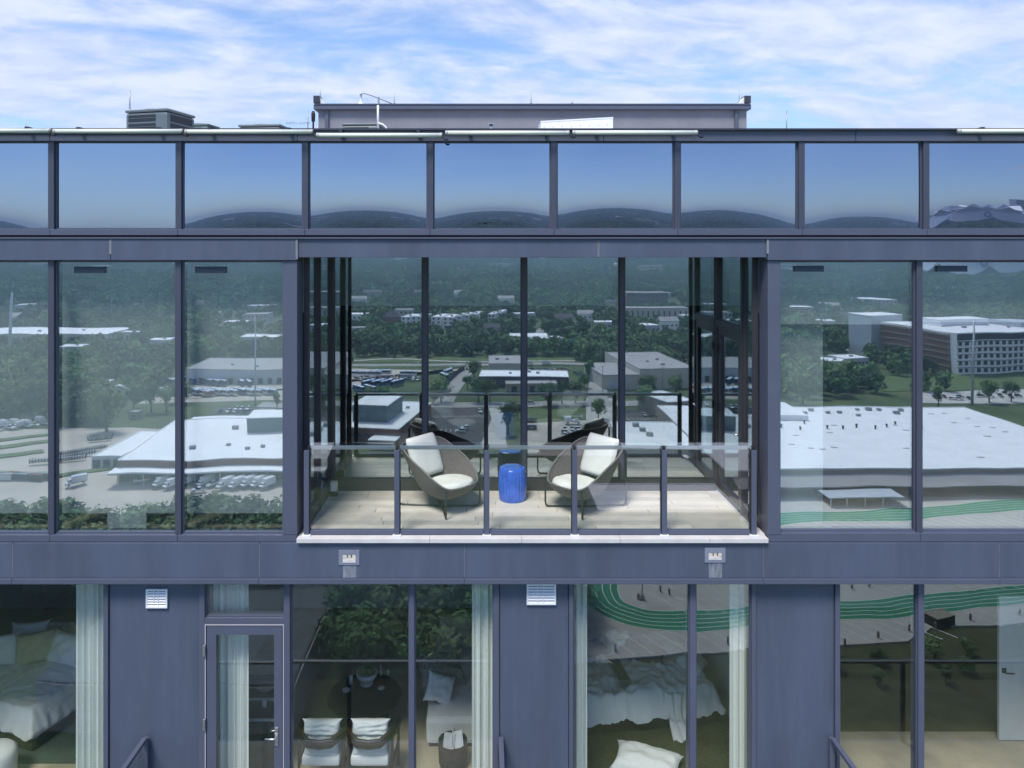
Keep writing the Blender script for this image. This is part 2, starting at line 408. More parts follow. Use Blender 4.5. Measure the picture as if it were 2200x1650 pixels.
for px0, px1, py0, py1, hx0, hx1, hy0, hy1, lab in ((730, 774, 1178, 1209, 738, 766, 1187, 1203, 0), (1511, 1555, 1173, 1204, 1519, 1547, 1183, 1197, 1)):
    mb = MB(); a, b = -0.062, -0.049
    mb.box(fx(px0), fx(hx0), a, b, fz(py1), fz(py0)).box(fx(hx1), fx(px1), a, b, fz(py1), fz(py0))
    mb.box(fx(hx0), fx(hx1), a, b, fz(py1), fz(hy1)).box(fx(hx0), fx(hx1), a, b, fz(hy0), fz(py0))
    sc = bpart("scupper", mb, M_PLATE2)
    bpart("outlet", MB().box(fx(hx0), fx(hx1), -0.058, -0.053, fz(hy1), fz(hy0)), M_MORTAR, sc)
    lp = MB().prism([(fx(hx0), fz(hy1 + 1)), (fx(hx1), fz(hy1 + 1)), (fx(hx1) - .01, fz(hy1 - 3)), (fx((hx0 + hx1) / 2) + .02, fz(hy1 - 6)), (fx(hx0) + .01, fz(hy1 - 3))], -0.066, -0.060, 'y')
    bpart("lip", lp, M_CURB, sc)
    for k in range(2): bpart("divider", MB().box(fx(hx0 + 9 + 9 * k), fx(hx0 + 11 + 9 * k), -0.0605, -0.0585, fz(hy0 + 7), fz(hy0)), M_CAP, sc)
    bpart("water_stain", MB().box(fx(hx0 + 1), fx(hx1 + 1), -0.0525, -0.0515, fz(1237), fz(py1 + 1)), M_STAIN, sc)

# ---- row three
Y3 = 0.12
def f3(px): return at(px, 0, Y3)[0]
def z3(py): return at(0, py, Y3)[1]
Z3T, FL3 = fz(1250), 82.92
def mull3(a, b, z0=FL3):
    bpart("mullion", MB().cbox(f3(a), f3(b), Y3 - 0.05, Y3 + 0.12, z0, Z3T, 0.006), M_FRAME)
def win3(a, b, bul=0.001, tl=(0, 0), zt=None, zb=None):
    return window(f3(a), f3(b), zb if zb is not None else FL3 + .03, zt if zt is not None else Z3T - .003, Y3, G_LOW, bul, 0.012, tilt=tl)
M_WALL3 = M_WALL
for a, b in ((237, 430), (1073, 1221), (1622, 1790)):
    bpart("wall_panel", MB().cbox(f3(a), f3(b), Y3 - 0.02, Y3 + 0.2, FL3 - .2, Z3T, 0.006), M_WALL3)
for a, b in ((226, 236.3), (430.7, 443), (612.5, 625), (880, 891), (1060, 1072.3), (1221.7, 1231), (1480, 1493.5), (1612, 1621.3), (1790.7, 1801), (1968, 1981)):
    mull3(a, b)
win3(-42, 226, 0.001, (.001, .002)); mull3(-54, -42); win3(-320, -54); mull3(-332, -320)
bpart("wall_panel", MB().cbox(XL, f3(-333), Y3 - 0.02, Y3 + 0.2, FL3 - .2, Z3T, 0.006), M_WALL3)
win3(625, 880, 0.0008, (.0015, 0)); win3(891, 1060, 0.0005)
win3(1231, 1480, 0.0012, (0, .002)); win3(1493.5, 1612, 0.0012, (.001, .001))
win3(1801, 1968, 0.0012, (.0, .002)); win3(1981, 2254, 0.0014, (.001, .002)); mull3(2254, 2267); win3(2267, 2520); mull3(2520, 2532)
bpart("wall_panel", MB().cbox(f3(2533), XR, Y3 - 0.02, Y3 + 0.2, FL3 - .2, Z3T, 0.006), M_WALL3)
# door unit: transom, head, door leaf
win3(443, 612.5, 0.0005, zb=z3(1323))
bpart("door_head", MB().cbox(f3(443), f3(612.5), Y3 - 0.045, Y3 + 0.1, z3(1337), z3(1323.5), 0.005), M_FRAME)
M_SEAL = mat("pale_door_seal", (0.45, 0.42, 0.46), 0.6)
dmb = MB()
da, db, dt = f3(447), f3(608), z3(1341)
la, lb, ltp = f3(467), f3(591), z3(1360)
dmb.box(da, la, Y3 - .04, Y3 + .04, FL3 + .02, dt).box(lb, db, Y3 - .04, Y3 + .04, FL3 + .02, dt).box(la, lb, Y3 - .04, Y3 + .04, ltp, dt).box(la, lb, Y3 - .04, Y3 + .04, FL3 + .02, FL3 + .25)
door = bpart("door", dmb, M_FRAME)
bpart("pane", pane_mesh(la - .004, lb + .004, FL3 + .246, ltp + .004, Y3 - .01, 0.0008, G_LOW), G_LOW, door)
bpart("seal", MB().box(f3(443), f3(445), Y3 - .047, Y3 - .03, FL3, z3(1337)).box(f3(610), f3(612), Y3 - .047, Y3 - .03, FL3, z3(1337)).box(f3(445), f3(610), Y3 - .047, Y3 - .03, z3(1339.5), z3(1337.5)), M_SEAL, door)
for py in (1392, 1550): bpart("hinge", MB().cbox(f3(440.5), f3(445.5), Y3 - .075, Y3 - .048, z3(py + 12), z3(py - 12), .003), M_STEEL, door)
hx, hz = f3(595.5), z3(1577)
bpart("handle_plate", MB().cbox(f3(593), f3(600), Y3 - .052, Y3 - .041, z3(1597), z3(1557), .003), M_STEEL, door)
bpart("handle", MB().tube([(hx, Y3 - .045, hz), (hx, Y3 - .095, hz), (hx - .02, Y3 - .10, hz), (hx - .12, Y3 - .10, hz + .004)], .010, 8), M_STEEL, door)
bpart("lock_knob", MB().tube([(hx, Y3 - .045, z3(1561)), (hx, Y3 - .075, z3(1561)), (hx - .055, Y3 - .08, z3(1561))], .006, 6), M_STEEL, door)
# ---- louvred vents
def vent(px0, px1, py0, py1, n, lab):
    x0, x1 = f3(px0), f3(px1); z0, z1 = z3(py1), z3(py0); yy = Y3 - .022
    t = thing("vent_grille", lab, "vent", ((x0 + x1) / 2, yy, z0), 0, "white wall vents")
    def lb_(mb): mb.v = [(p[0] - (x0 + x1) / 2, p[1] - yy, p[2] - z0) for p in mb.v]; return mb
    f = .022
    mb = MB().cbox(x0, x1, yy - .03, yy - .002, z0, z0 + f, .006).cbox(x0, x1, yy - .03, yy - .002, z1 - f, z1, .006).cbox(x0, x0 + f, yy - .0295, yy - .003, z0 + .01, z1 - .01, .006).cbox(x1 - f, x1, yy - .0295, yy - .003, z0 + .01, z1 - .01, .006)
    lb_(mb).build("frame", M_WHITE, t)
    lb_(MB().box(x0 + f, x1 - f, yy - .006, yy - .001, z0 + f, z1 - f)).build("backing", M_CAP, t)
    hgt = (z1 - z0 - 2 * f) / n
    for k in range(n):
        a = z0 + f + k * hgt
        lb_(MB().prism([(yy - .030, a + .001), (yy - .026, a), (yy - .010, a + hgt * .55), (yy - .014, a + hgt * .60)], x0 + f, x1 - f, 'x')).build("slat", M_WHITE, t)
    for k in ((.37, .58) if n == 6 else (.5,)):
        xm = x0 + (x1 - x0) * k
        lb_(MB().box(xm - .004, xm + .004, yy - .029, yy - .02, z0 + f, z1 - f)).build("divider", M_WHITE, t)
vent(317, 363, 1262, 1303, 6, "smaller white louvred vent on the wall panel left of the glazed door")
vent(1131, 1194, 1251, 1296, 6, "wider white louvred vent on the wall panel below the blue stool")

# ---- tower body around and below, roof deck, interior shells
ZF2, ZC2 = fz(1150) - .02, fz(553) + .03
for nm, mb, m in (
    ("side_wall", MB().box(XL - .2, XL, 0.3, DEP, 0, fz(281.6)), M_WALL), ("side_wall", MB().box(XR, XR + .2, 0.3, DEP, 0, fz(281.6)), M_WALL),
    ("rear_wall", MB().box(XL, XR, DEP - .2, DEP, 0, fz(281.6)), M_WALL),
    ("lower_wall", MB().box(XL, XR, 0.15, 0.45, 0, FL3 - .32), M_WALL),
    ("roof_deck", MB().box(XL, XR, 0.31, DEP - .2, fz(508), fz(500)), M_CURB),
    ("parapet_inner_wall", MB().box(XL, XR, 0.20, 0.30, fz(499), fz(281.6)), M_WALL),
    ("floor_slab", MB().box(XL, XR, 0.31, DEP - .2, ZF2 - .5, ZF2), M_ROOMFLOOR),
    ("floor_slab", MB().box(XL, XR, 0.30, DEP - .2, FL3 - .3, FL3), M_ROOMFLOOR),
    ("room_ceiling", MB().box(XL, XR, 0.31, DEP - .2, ZC2, ZC2 + .15), M_CEIL),
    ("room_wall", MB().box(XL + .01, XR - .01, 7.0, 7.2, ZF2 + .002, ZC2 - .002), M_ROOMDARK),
    ("room_ceiling", MB().box(XL + .01, XR - .01, 0.305, 7.0, Z3T - .05, Z3T + .04), M_CEIL),
    ("room_wall", MB().box(XL + .01, XR - .01, 5.6, 5.8, FL3 + .002, Z3T - .052), M_ROOMWALL)):
    bpart(nm, mb, m)
for px in (330, 1150, 1700):
    bpart("partition_wall", MB().box(f3(px) - .07, f3(px) + .07, Y3 + .2, 5.598, FL3 + .002, Z3T - .053), M_ROOMWALL)

# ---- balcony recess: glass walls on three sides
BX0, BX1, BD = -2.22, 3.35, 1.65
ZB = fz(1150)            # deck level
ZBT = fz(553)
def xs_pane(y0, y1, x, m, z0, z1, name="window", fm=None, fw=.03, parent=None):
    """a framed pane standing in a plane of constant x"""
    mb = MB(); a, b = x - .035, x + .035
    mb.box(a, b, y0, y0 + fw, z0, z1).box(a, b, y1 - fw, y1, z0, z1).box(a, b, y0 + fw, y1 - fw, z0, z0 + fw).box(a, b, y0 + fw, y1 - fw, z1 - fw, z1)
    wn = bpart(name, mb, fm or M_BRONZE)
    bpart("pane", MB().box(x - .006, x + .006, y0 + fw - .003, y1 - fw + .003, z0 + fw - .003, z1 - fw + .003), m, wn)
    return wn
zsill = ZB + .16
xb = [BX0, -.867, .553, 1.957, BX1]
for a, b in zip(xb[:-1], xb[1:]):
    window(a + .034, b - .034, zsill, ZBT + .12, BD + .03, G_BACK, 0.0006, 0.016, fm=M_BRONZE, tilt=(R.uniform(-.001, .001), R.uniform(-.001, .0015)))
for a in xb[1:-1]: bpart("mullion", MB().cbox(a - .034, a + .034, BD - .01, BD + .14, ZB, ZBT + .12, .005), M_MULL)
for a, s in ((BX0, 1), (BX1, -1)): bpart("corner_post", MB().cbox(a - .05, a + .05, BD - .035, BD + .14, ZB, ZBT + .12, .006), M_BRONZE)
bpart("base_curb", MB().box(BX0 + .05, BX1 - .05, BD - .02, BD + .10, ZB - .02, zsill), M_BRONZE)
# left return
xs_pane(.25, .79, BX0, G_BACK, zsill, ZBT + .1); xs_pane(.85, BD - .035, BX0, G_BACK, zsill, ZBT + .1)
bpart("mullion", MB().cbox(BX0 - .05, BX0 + .05, .79, .85, ZB, ZBT + .1, .005), M_BRONZE)
bpart("base_curb", MB().box(BX0 - .05, BX0 + .04, .25, BD - .035, ZB - .02, zsill), M_BRONZE)
# right return with a glazed door
xs_pane(.25, .60, BX1, G_BACK, zsill, ZBT + .1)
bpart("mullion", MB().cbox(BX1 - .05, BX1 + .05, .60, .66, ZB, ZBT + .1, .005), M_BRONZE)
bpart("base_curb", MB().box(BX1 - .04, BX1 + .05, .25, BD - .035, ZB - .02, ZB + .045), M_BRONZE)
zh = H - 1.02
xs_pane(.66, BD - .035, BX1, G_BACK, zh, ZBT + .1)
bpart("door_head", MB().cbox(BX1 - .052, BX1 + .05, .66, BD - .036, zh - .09, zh, .004), M_BRONZE)
bd = xs_pane(.665, BD - .06, BX1, G_BACK, ZB + .05, zh - .095, "door", fw=.10)
for dz in (.35, 1.15, 2.0): bpart("hinge", MB().cbox(BX1 - .062, BX1 - .036, BD - .085, BD - .05, ZB + dz, ZB + dz + .11, .003), M_BLACK, bd)
hz = ZB + 1.03; hy = .715
bpart("handle", MB().tube([(BX1 - .036, hy, hz), (BX1 - .09, hy, hz), (BX1 - .095, hy + .02, hz), (BX1 - .095, hy + .13, hz)], .011, 8), M_STEEL, bd)
for s, xx in ((-1, BX0), (1, BX1)):
    bpart("jamb", MB().box(xx - .045 if s < 0 else fx(1647) + .002, fx(640) - .002 if s < 0 else xx + .045, .242, .25, ZB - .02, ZBT + .1), M_FRAME)
bpart("balcony_soffit", MB().box(BX0 - .04, BX1 + .04, .305, BD + .14, ZBT + .121, ZBT + .16), M_WALL)
bpart("balcony_slab", MB().box(BX0 - .04, BX1 + .04, .06, BD + .14, ZB - .5, ZB - .045), M_WALL)

# ---- rooftop bulkhead behind the parapet
PB = thing("rooftop_bulkhead", "long grey rendered bulkhead with overhanging flat roof standing on the tower roof", "roof room", (0, 12, fz(500)))
def ppart(name, mb, m, parent=None):
    mb.v = [(p[0], p[1] - 12, p[2] - fz(500)) for p in mb.v]; return mb.build(name, m, parent or PB)
M_REND = mat("grey_render", (0.205, 0.205, 0.235), 0.8, 0, 0.9, 0.14, 0.25, 30)
YB = 12.0
def A12(px, py): return at(px, py, YB)
x0, zt = A12(684, 236); x1, _ = A12(1604, 236)
ppart("wall", MB().box(x0, x1, YB, YB + 5, fz(500), zt), M_REND)
rx0, rz1 = A12(676, 225); rx1, rz0 = A12(1610, 237)
ppart("roof", MB().cbox(rx0, rx1, YB - .15, YB + 5.15, rz0, rz1 - .03, .02).box(rx0 + .02, rx1 - .02, YB - .17, YB + 5.1, rz1 - .028, rz1), M_FRAME)
for a in (700, 1578):
    xx, _ = A12(a, 0); ppart("pilaster", MB().cbox(xx - .01, xx + .09, YB - .07, YB - .002, fz(500), rz0 - .002, .01), M_FRAME)
for a, s in ((676, 1), (1609, -1)):
    xx, z = A12(a, 223); _, z2 = A12(a, 208)
    ppart("roof_upstand", MB().box(xx, xx + .17 * s, YB - .16, YB + .2, z, z2), M_CAP)
    ppart("flared_flashing", MB().prism([(xx + .172 * s, rz1 + .001), (xx + .172 * s, z2 - .03), (xx + .22 * s, z2 - .10), (xx + .30 * s, rz1 + .03), (xx + .42 * s, rz1 + .001)], YB - .1, YB + .18, 'y'), M_WHITE)
# lightning rods and a mast on the roof
M_ROD = mat("grey_rod", (0.35, 0.36, 0.40), 0.4, 0.5)
def rod(px, py0, py1, y, r, lab, m=None):
    x, z0 = at(px, py0, y); _, z1 = at(px, py1, y)
    o = MB().tube([(0, 0, 0), (0, 0, z1 - z0)], [r, r * .7], 8).lathe([(r * 3, 0), (r * 3, .02), (r, .05)], 8).build("lightning_rod", m or M_ROD, None, (x, y, z0))
    tag(o, lab, "rod", "rods standing on the roof"); return o
rod(279, 240, 194, 4.6, .012, "pale rod rising behind the largest rooftop condenser")
rod(55, 300, 243, 8, .010, "faint rod at the far left end of the roof", mat("pale_rod", (.5, .55, .65), .5))
rod(1690, 300, 238, 6, .016, "lone rod standing right of the grey bulkhead")
rod(688, 209, 193, YB, .012, "short rod on the left corner upstand of the bulkhead")
rod(1588, 222, 194, YB + .1, .012, "short rod near the right corner of the bulkhead roof")
rod(1141, 223, 201, YB + 1, .012, "thin rod on the middle of the bulkhead roof")
rod(1229, 223, 217, YB + 1, .012, "shortest rod stub on the bulkhead roof right of the middle")
rod(847, 223, 201, YB + .5, .010, "thin rod at the end of the cable on the bulkhead roof")
x, z0 = at(812, 276, 6.6); _, z1 = at(812, 226, 6.6)
o = MB().tube([(0, 0, 0), (0, 0, z1 - z0)], .022, 10).build("vent_pipe", M_WHITE, None, (x, 6.6, z0)); tag(o, "white vertical pipe in front of the grey bulkhead wall", "pipe")
x, z0 = at(813.5, 224, YB); _, z1 = at(813.5, 208, YB)
o = MB().cbox(-.025, .025, -.025, .025, 0, z1 - z0, .004).build("bracket_post", M_ROD, None, (x, YB, z0)); tag(o, "stubby grey post on the bulkhead roof carrying the cable", "post")
# cone roof vent and the cable to its right
x, z0 = at(773, 224, YB); _, zm = at(773, 212, YB); _, zt2 = at(773, 197, YB)
o = MB().lathe([(.12, 0), (.09, .04), (.05, .10), (.035, zm - z0), (.035, zt2 - z0 - .02), (.042, zt2 - z0 - .02), (.03, zt2 - z0)], 16).build("roof_vent", M_WHITE, None, (x, YB + .2, z0)); tag(o, "white cone shaped vent on the bulkhead roof with cable at its tip", "roof vent")
xe, ze = at(847, 222, YB)
mbb = MB().tube([(0, 0, 0), (.12, 0, -.005), (.35, 0, -.08), (.60, 0, -.18), (xe - x, .0, ze - zt2)], .012, 6)
o = mbb.build("roof_cable", mat("dark_cable", (.12, .14, .2), .6), None, (x, YB + .25, zt2)); tag(o, "thin cable sagging from the cone vent across the bulkhead roof", "cable")
# yagi aerial
x, z0 = at(661.5, 285, 7); _, z1 = at(661.5, 238, 7)
t = thing("aerial", "small comb shaped yagi aerial on a thin mast left of the bulkhead", "aerial", (x, 7, z0))
MB().tube([(0, 0, 0), (0, 0, z1 - z0)], .010, 6).build("mast", M_ROD, t)
zb = at(0, 264, 7)[1] - z0
MB().tube([(-.47, 0, zb), (.05, 0, zb)], .007, 6).build("boom", M_ROD, t)
for k in range(7): MB().tube([(-.46 + k * .075, 0, zb - .035), (-.46 + k * .075, 0, zb + .035)], .004, 5).build("element", M_ROD, t)
x, z0 = at(673, 280, 7.2); _, z1 = at(673, 247, 7.2)
o = MB().lathe([(.02, 0), (.02, .18), (.04, .2), (.045, .36), (.03, .42), (.01, z1 - z0)], 10).build("aerial_bracket", M_BLACK, None, (x, 7.2, z0)); tag(o, "black rod antenna bolted beside the left end of the bulkhead", "antenna")
# white sloping duct and small floodlight
xa, za = at(1162, 285, 9); xb_, zb_ = at(1317, 285, 9); zl = at(0, 261, 9)[1]; zr = at(0, 252.5, 9)[1]
t = thing("roof_duct", "white riveted sheet metal duct with sloping top in front of the bulkhead", "duct", (xa, 9, za))
MB().prism([(0, 0), (xb_ - xa, 0), (xb_ - xa, zr - za), (0, zl - za)], 0, .9, 'y').build("casing", mat("bright_duct_metal", (.83, .85, .90), .4, 0, 3, .05), t)
MB().prism([(-.006, zl - za - .02), (xb_ - xa + .006, zr - za - .02), (xb_ - xa + .006, zr - za + .012), (-.006, zl - za + .012)], -.008, .91, 'y').build("lid", M_WHITE, t)
for k in range(9):
    xx = .08 + k * .22; MB().cbox(xx - .008, xx + .008, -.012, -.001, (zl - za) * .45 + k * .009, (zl - za) * .45 + .016 + k * .009, .003).build("rivet", M_ROD, t)
x, z0 = at(1055, 283, 8)
t = thing("floodlight", "tiny square floodlight on a white bracket peeping over the parapet", "floodlight", (x, 8, z0))
zq = at(0, 270, 8)[1] - z0
MB().cbox(-.06, .06, -.04, .04, zq - .03, zq + .05, .006).build("lamp_head", M_ROD, t); MB().box(-.045, .045, -.043, -.041, zq - .018, zq + .038).build("lens", M_PLATE, t)
MB().box(-.03, .03, -.02, .02, 0, zq - .032).build("bracket", M_WHITE, t)
# condensers
M_COND = mat("condenser_casing", (0.13, 0.155, 0.17), 0.45, 0.1, 3, .08)
M_LOUV = mat("condenser_louvre_dark", (0.02, 0.024, 0.03), 0.5)
def condenser(px0, px1, pyt, y, rot, lab, hgt=.95, small=False):
    xc, zt_ = at((px0 + px1) / 2, pyt, y)
    wd = (at(px1, 0, y)[0] - at(px0, 0, y)[0]) * (.80 if not small else .92)
    z0 = fz(500)
    hgt = zt_ - z0
    t = thing("condenser_unit", lab, "condenser", (xc, y + wd * .3, z0), rot, "air conditioning condensers on the roof")
    h2 = wd / 2; dd = h2 * .9
    MB().cbox(-h2, h2, -dd, dd, 0, hgt - .051, .05).build("casing", M_COND, t)
    MB().cbox(-h2 - .008, h2 + .008, -dd - .008, dd + .008, hgt - .05, hgt, .024).build("lid", M_COND, t)
    n = max(3, int((hgt - .3) / .145))
    for k in range(n):
        zz = hgt - .08 - (k + 1) * .145 + .02
        MB().cbox(-h2 + .06, h2 * .45, -dd - .006, -dd + .02, zz, zz + .115, .006).build("louvre", M_LOUV, t)
        MB().cbox(h2 - .02, h2 + .006, -dd + .08, dd - .08, zz, zz + .115, .006).build("louvre", M_LOUV, t)
        MB().cbox(-h2 + .065, h2 * .445, -dd - .010, -dd - .006, zz + .055, zz + .062, .001).build("louvre_bar", M_COND, t)
    MB().lathe([(h2 * .75, hgt), (h2 * .75, hgt + .015), (h2 * .2, hgt + .02)], 24).build("fan_guard", M_LOUV, t)
condenser(267, 397, 237, 3.4, math.radians(-14), "largest slatted condenser rising above the parapet at the left")
condenser(400, 458, 267, 7.5, math.radians(-10), "rounded condenser top just right of the largest condenser", small=True)
condenser(515, 615, 269, 5.5, math.radians(-6), "low condenser top showing left of the yagi aerial", small=True)
condenser(735, 822, 266, 7.0, math.radians(-4), "condenser in front of the bulkhead beside the white pipe", small=True)
o = MB().tube([(0, 0, 0), (.10, 0, -.03), (.17, 0, -.09), (.19, 0, -.2), (.19, 0, -.5)], .018, 8).build("refrigerant_hose", M_WHITE, None, (at(812, 268, 6.4)[0], 6.4, at(0, 264, 6.4)[1])); tag(o, "white hose bending down from the pipe beside the condenser", "hose")

# ---- cream tube lights under the coping
def tube_light(px0, px1, pyc, lab, hang=0):
    (x0, z), (x1, _) = at(px0, pyc, -.125), at(px1, pyc, -.125)
    t = thing("tube_light", lab, "light fitting", ((x0 + x1) / 2, -.125, z), 0, "cream tube lights along the parapet")
    l = (x1 - x0) / 2
    MB().tube([(-l + .03, 0, 0), (l - .03, 0, 0)], .027, 12).build("tube", M_TUBELIGHT, t)
    for s in (-1, 1): MB().tube([(s * (l - .03), 0, 0), (s * l, 0, 0)], .029, 12).build("end_cap", mat("tube_end_cap", (.5, .5, .46), .5), t)
    for k in (-.62, .62):
        MB().box(l * k - .02, l * k + .02, -.008, .09, .018, .05 + hang).build("bracket", M_CAP, t)
    MB().tube([(l, 0, -.01), (l + .04, .0, -.055), (l + .07, 0, -.05)], .012, 6).build("cable_gland", M_BLACK, t)
tube_light(-160, 108, 281, "cream tube light cut by the left edge of the picture")
tube_light(115, 392, 282, "cream tube light below the largest condenser")
tube_light(398, 672, 283, "cream tube light left of the bulkhead below the low condenser")
tube_light(680, 950, 290.5, "lowest hanging cream tube light below the white pipe", .03)
tube_light(957, 1223, 285.5, "cream tube light below the floodlight and the white duct")
tube_light(1230, 1498, 285, "last cream tube light before the bare stretch of parapet")
tube_light(2058, 2340, 282, "cream tube light alone at the right end of the parapet")

# pale sealant smears in the joints of the upper band
M_SEALANT = mat("old_sealant", (.19, .19, .215), .8, 0, 12, .3, streak=.3)
for px, y0_, y1_, yy in ((243, 514, 546, -.0625), (640.5, 514, 557, -.0625), (1285, 516, 552, -.0475), (1645.5, 514, 545, -.0625)):
    bpart("sealant_joint", MB().cbox(fx(px - 2.6), fx(px + 2.2), yy, yy + .004, fz(y1_), fz(y0_), .001), M_SEALANT)
for px in (33, 560, 998, 1636, 2140):
    bpart("sealant_joint", MB().box(fx(px - .5), fx(px + .5), -.0515, -.0495, fz(1237), fz(1165)), M_SEALANT)
for a in (1302, 1524, 1640, 1815, 1930):
    bpart("fixing_hole", MB().lathe([(.001, 0), (.016, 0), (.016, .004), (.001, .004)], 12), M_BLACK) if False else None
# ================================================================== BALCONY
# deck of long porcelain planks
deck = MB().box(BX0 + .045, BX1 - .045, .02, BD - .022, ZB - .044, ZB - .012).build("balcony_floor", mat("deck_joint_mortar", (.30, .26, .21), .9)); tag(deck, kind="structure")
rw = .1455; y = .045; row = 0
while y < BD - .05:
    d = min(rw, BD - .024 - y); x = BX0 + .05 - R.uniform(0, .9)
    while x < BX1 - .05:
        ln = 1.2; a, b = max(x, BX0 + .047), min(x + ln, BX1 - .047)
        if b - a > .02:
            dz = R.uniform(-.0012, .0012)
            MB().cbox(a + .0035, b - .0035, y + .003, y + d - .003, ZB - .0125, ZB + dz, .002).build("floor_plank", R.choice(M_DECK), deck)
        x += ln
    y += rw; row += 1
# white stone curb along the open edge
cb = thing("balcony_curb", "white stone curb along the open edge of the balcony below the railing", "curb", (.55, -.06, ZB - .08))
e = [fx(p) for p in (641, 924, 1120, 1330, 1520, 1645)]
for a, b in zip(e[:-1], e[1:]): MB().cbox(a - .55 + .001, b - .55 - .001, -.035, .10, .022, .075, .005).build("stone", M_CURB, cb)
mb = MB().box(fx(641) - .55, fx(660) - .55, .101, .36, .02, .078); mb.build("return_strip", M_CURB, cb)
MB().box(fx(1628) - .55, fx(1646) - .55, .101, .36, .02, .078).build("return_strip", M_CURB, cb)
for s, xx in ((1, BX0 + .041), (-1, BX1 - .041)): MB().box(xx - .55, xx - .55 + .012 * s, .20, BD + .03, .085, .0935).build("edge_strip", M_WHITE, cb)
# glass guard railing
RY = .03
rl = thing("guard_railing", "glass guard railing with six grey posts along the balcony edge", "railing", (.5, RY, ZB))
def rp(name, mb, m, parent=None):
    mb.v = [(p[0] - .5, p[1] - RY, p[2] - ZB) for p in mb.v]; return mb.build(name, m, parent or rl)
def r_at(px, py): return at(px, py, RY)
posts = [660, 853.5, 1046, 1234, 1426, 1617.5]
zt = r_at(0, 961)[1]; z0 = ZB - .002
for p in posts:
    x = r_at(p, 0)[0]; w_ = .0315
    mb = MB().cbox(x - w_, x + w_, RY - .045, RY - .008, z0, zt - .03, .004)
    po = rp("post", mb, M_FRAME)
    rp("clamp", MB().cbox(x - .012 if p > 800 else x + .008, x + .012 if p > 800 else x + .034, RY - .02, RY + .03, zt - .05, zt + .015, .003), M_BLACK, po)
    rp("gasket", MB().box(x + w_ * (.98 if p < 900 else -1.25), x + w_ * (1.25 if p < 900 else -.98), RY - .03, RY + .02, z0 + .02, zt - .02), M_BLACK, po)
    rp("base_plate", MB().cbox(x - .05, x + .05, RY - .06, RY + .0, z0 - .002, z0 + .014, .004), M_WHITE, po)
for a, b in zip(posts[:-1], posts[1:]):
    xa, xb2 = r_at(a, 0)[0] + .036, r_at(b, 0)[0] - .036
    rp("glass_panel", MB().cbox(xa, xb2, RY + .006, RY + .018, r_at(0, 1138)[1], r_at(0, 951)[1], .002), G_RAIL)
    rp("top_rail", MB().cbox(xa - .004, xb2 + .004, RY + .020, RY + .048, r_at(0, 967)[1], r_at(0, 959)[1], .004), mat("pale_rail_aluminium", (.42, .45, .50), .3, .7))
    rp("bottom_rail", MB().cbox(xa - .004, xb2 + .004, RY - .02, RY + .04, z0 + .005, r_at(0, 1138)[1], .004), M_FRAME)
# ---- blue garden stool
sx, sy = (1101 - VX) / PPM / (D0 / (D0 + 1.27)), 1.27
st = thing("garden_stool", "bright blue fluted ceramic drum stool between the two wicker chairs", "stool", (sx, sy, ZB))
r0 = .192; hh = .445
def flute(t, i): return 1 + (.030 * abs(math.sin(12 * t)) ** .55 * 1.9 - .045 if 1 <= i <= 10 else 0)
prof = [(r0 * .90, 0.0), (r0 * .93, .012)] + [(r0 * (.945 + .065 * math.sin(math.pi * k / 9)), .02 + (hh - .05) * k / 9) for k in range(10)] + [(r0 * .93, hh - .015), (r0 * .90, hh - .004)]
MB().lathe(prof, 192, mod=flute).build("body", M_BLUE, st)
MB().lathe([(r0 * .90, hh - .0035), (r0 * .885, hh + .001), (r0 * .60, hh + .002), (.001, hh + .002)], 48).build("seat_top", M_BLUE, st)
# ---- wicker lounge chairs
def wicker():
    m = bpy.data.materials.new("woven_grey_wicker"); m.use_nodes = True; t = m.node_tree; b = t.nodes["Principled BSDF"]
    b.inputs["Roughness"].default_value = 0.7
    uv = t.nodes.new("ShaderNodeUVMap"); br = t.nodes.new("ShaderNodeTexBrick")
    br.inputs["Color1"].default_value = (.26, .225, .22, 1); br.inputs["Color2"].default_value = (.18, .155, .155, 1); br.inputs["Mortar"].default_value = (.07, .06, .065, 1)
    br.inputs["Scale"].default_value = 26; br.inputs["Mortar Size"].default_value = .022; br.inputs["Brick Width"].default_value = .5; br.inputs["Row Height"].default_value = .22
    t.links.new(uv.outputs[0], br.inputs[0]); t.links.new(br.outputs[0], b.inputs["Base Color"])
    bp = t.nodes.new("ShaderNodeBump"); bp.inputs["Distance"].default_value = .01; bp.invert = True; t.links.new(br.outputs["Fac"], bp.inputs["Height"]); t.links.new(bp.outputs[0], b.inputs["Normal"]); return m
M_WICK = wicker()
AX, AY, ZC = .46, .42, .17
def rimz(th):
    k = min(1, max(0, (abs(th) - .55) / 1.75)); return .37 + .43 * k * k * (3 - 2 * k)
def plan(th):
    c, s_ = math.cos(th), math.sin(th); e = 2 / 2.5
    return AX * math.copysign(abs(c) ** e, c), AY * math.copysign(abs(s_) ** e, s_)
def SPr(r, th):
    """shell point at radius share r (1 = rim) and direction th; the back leans outwards"""
    x, y = plan(th); z = ZC + (rimz(th) - ZC) * (.12 * r + .88 * r ** 3.2); q = r ** .8
    return Vector((x * q - .10 * max(0, z - .45) / .35, y * q, z))
def SNr(r, th):
    a = SPr(r + .01, th) - SPr(r - .01, th); b = SPr(r, th + .02) - SPr(r, th - .02); return a.cross(b).normalized()
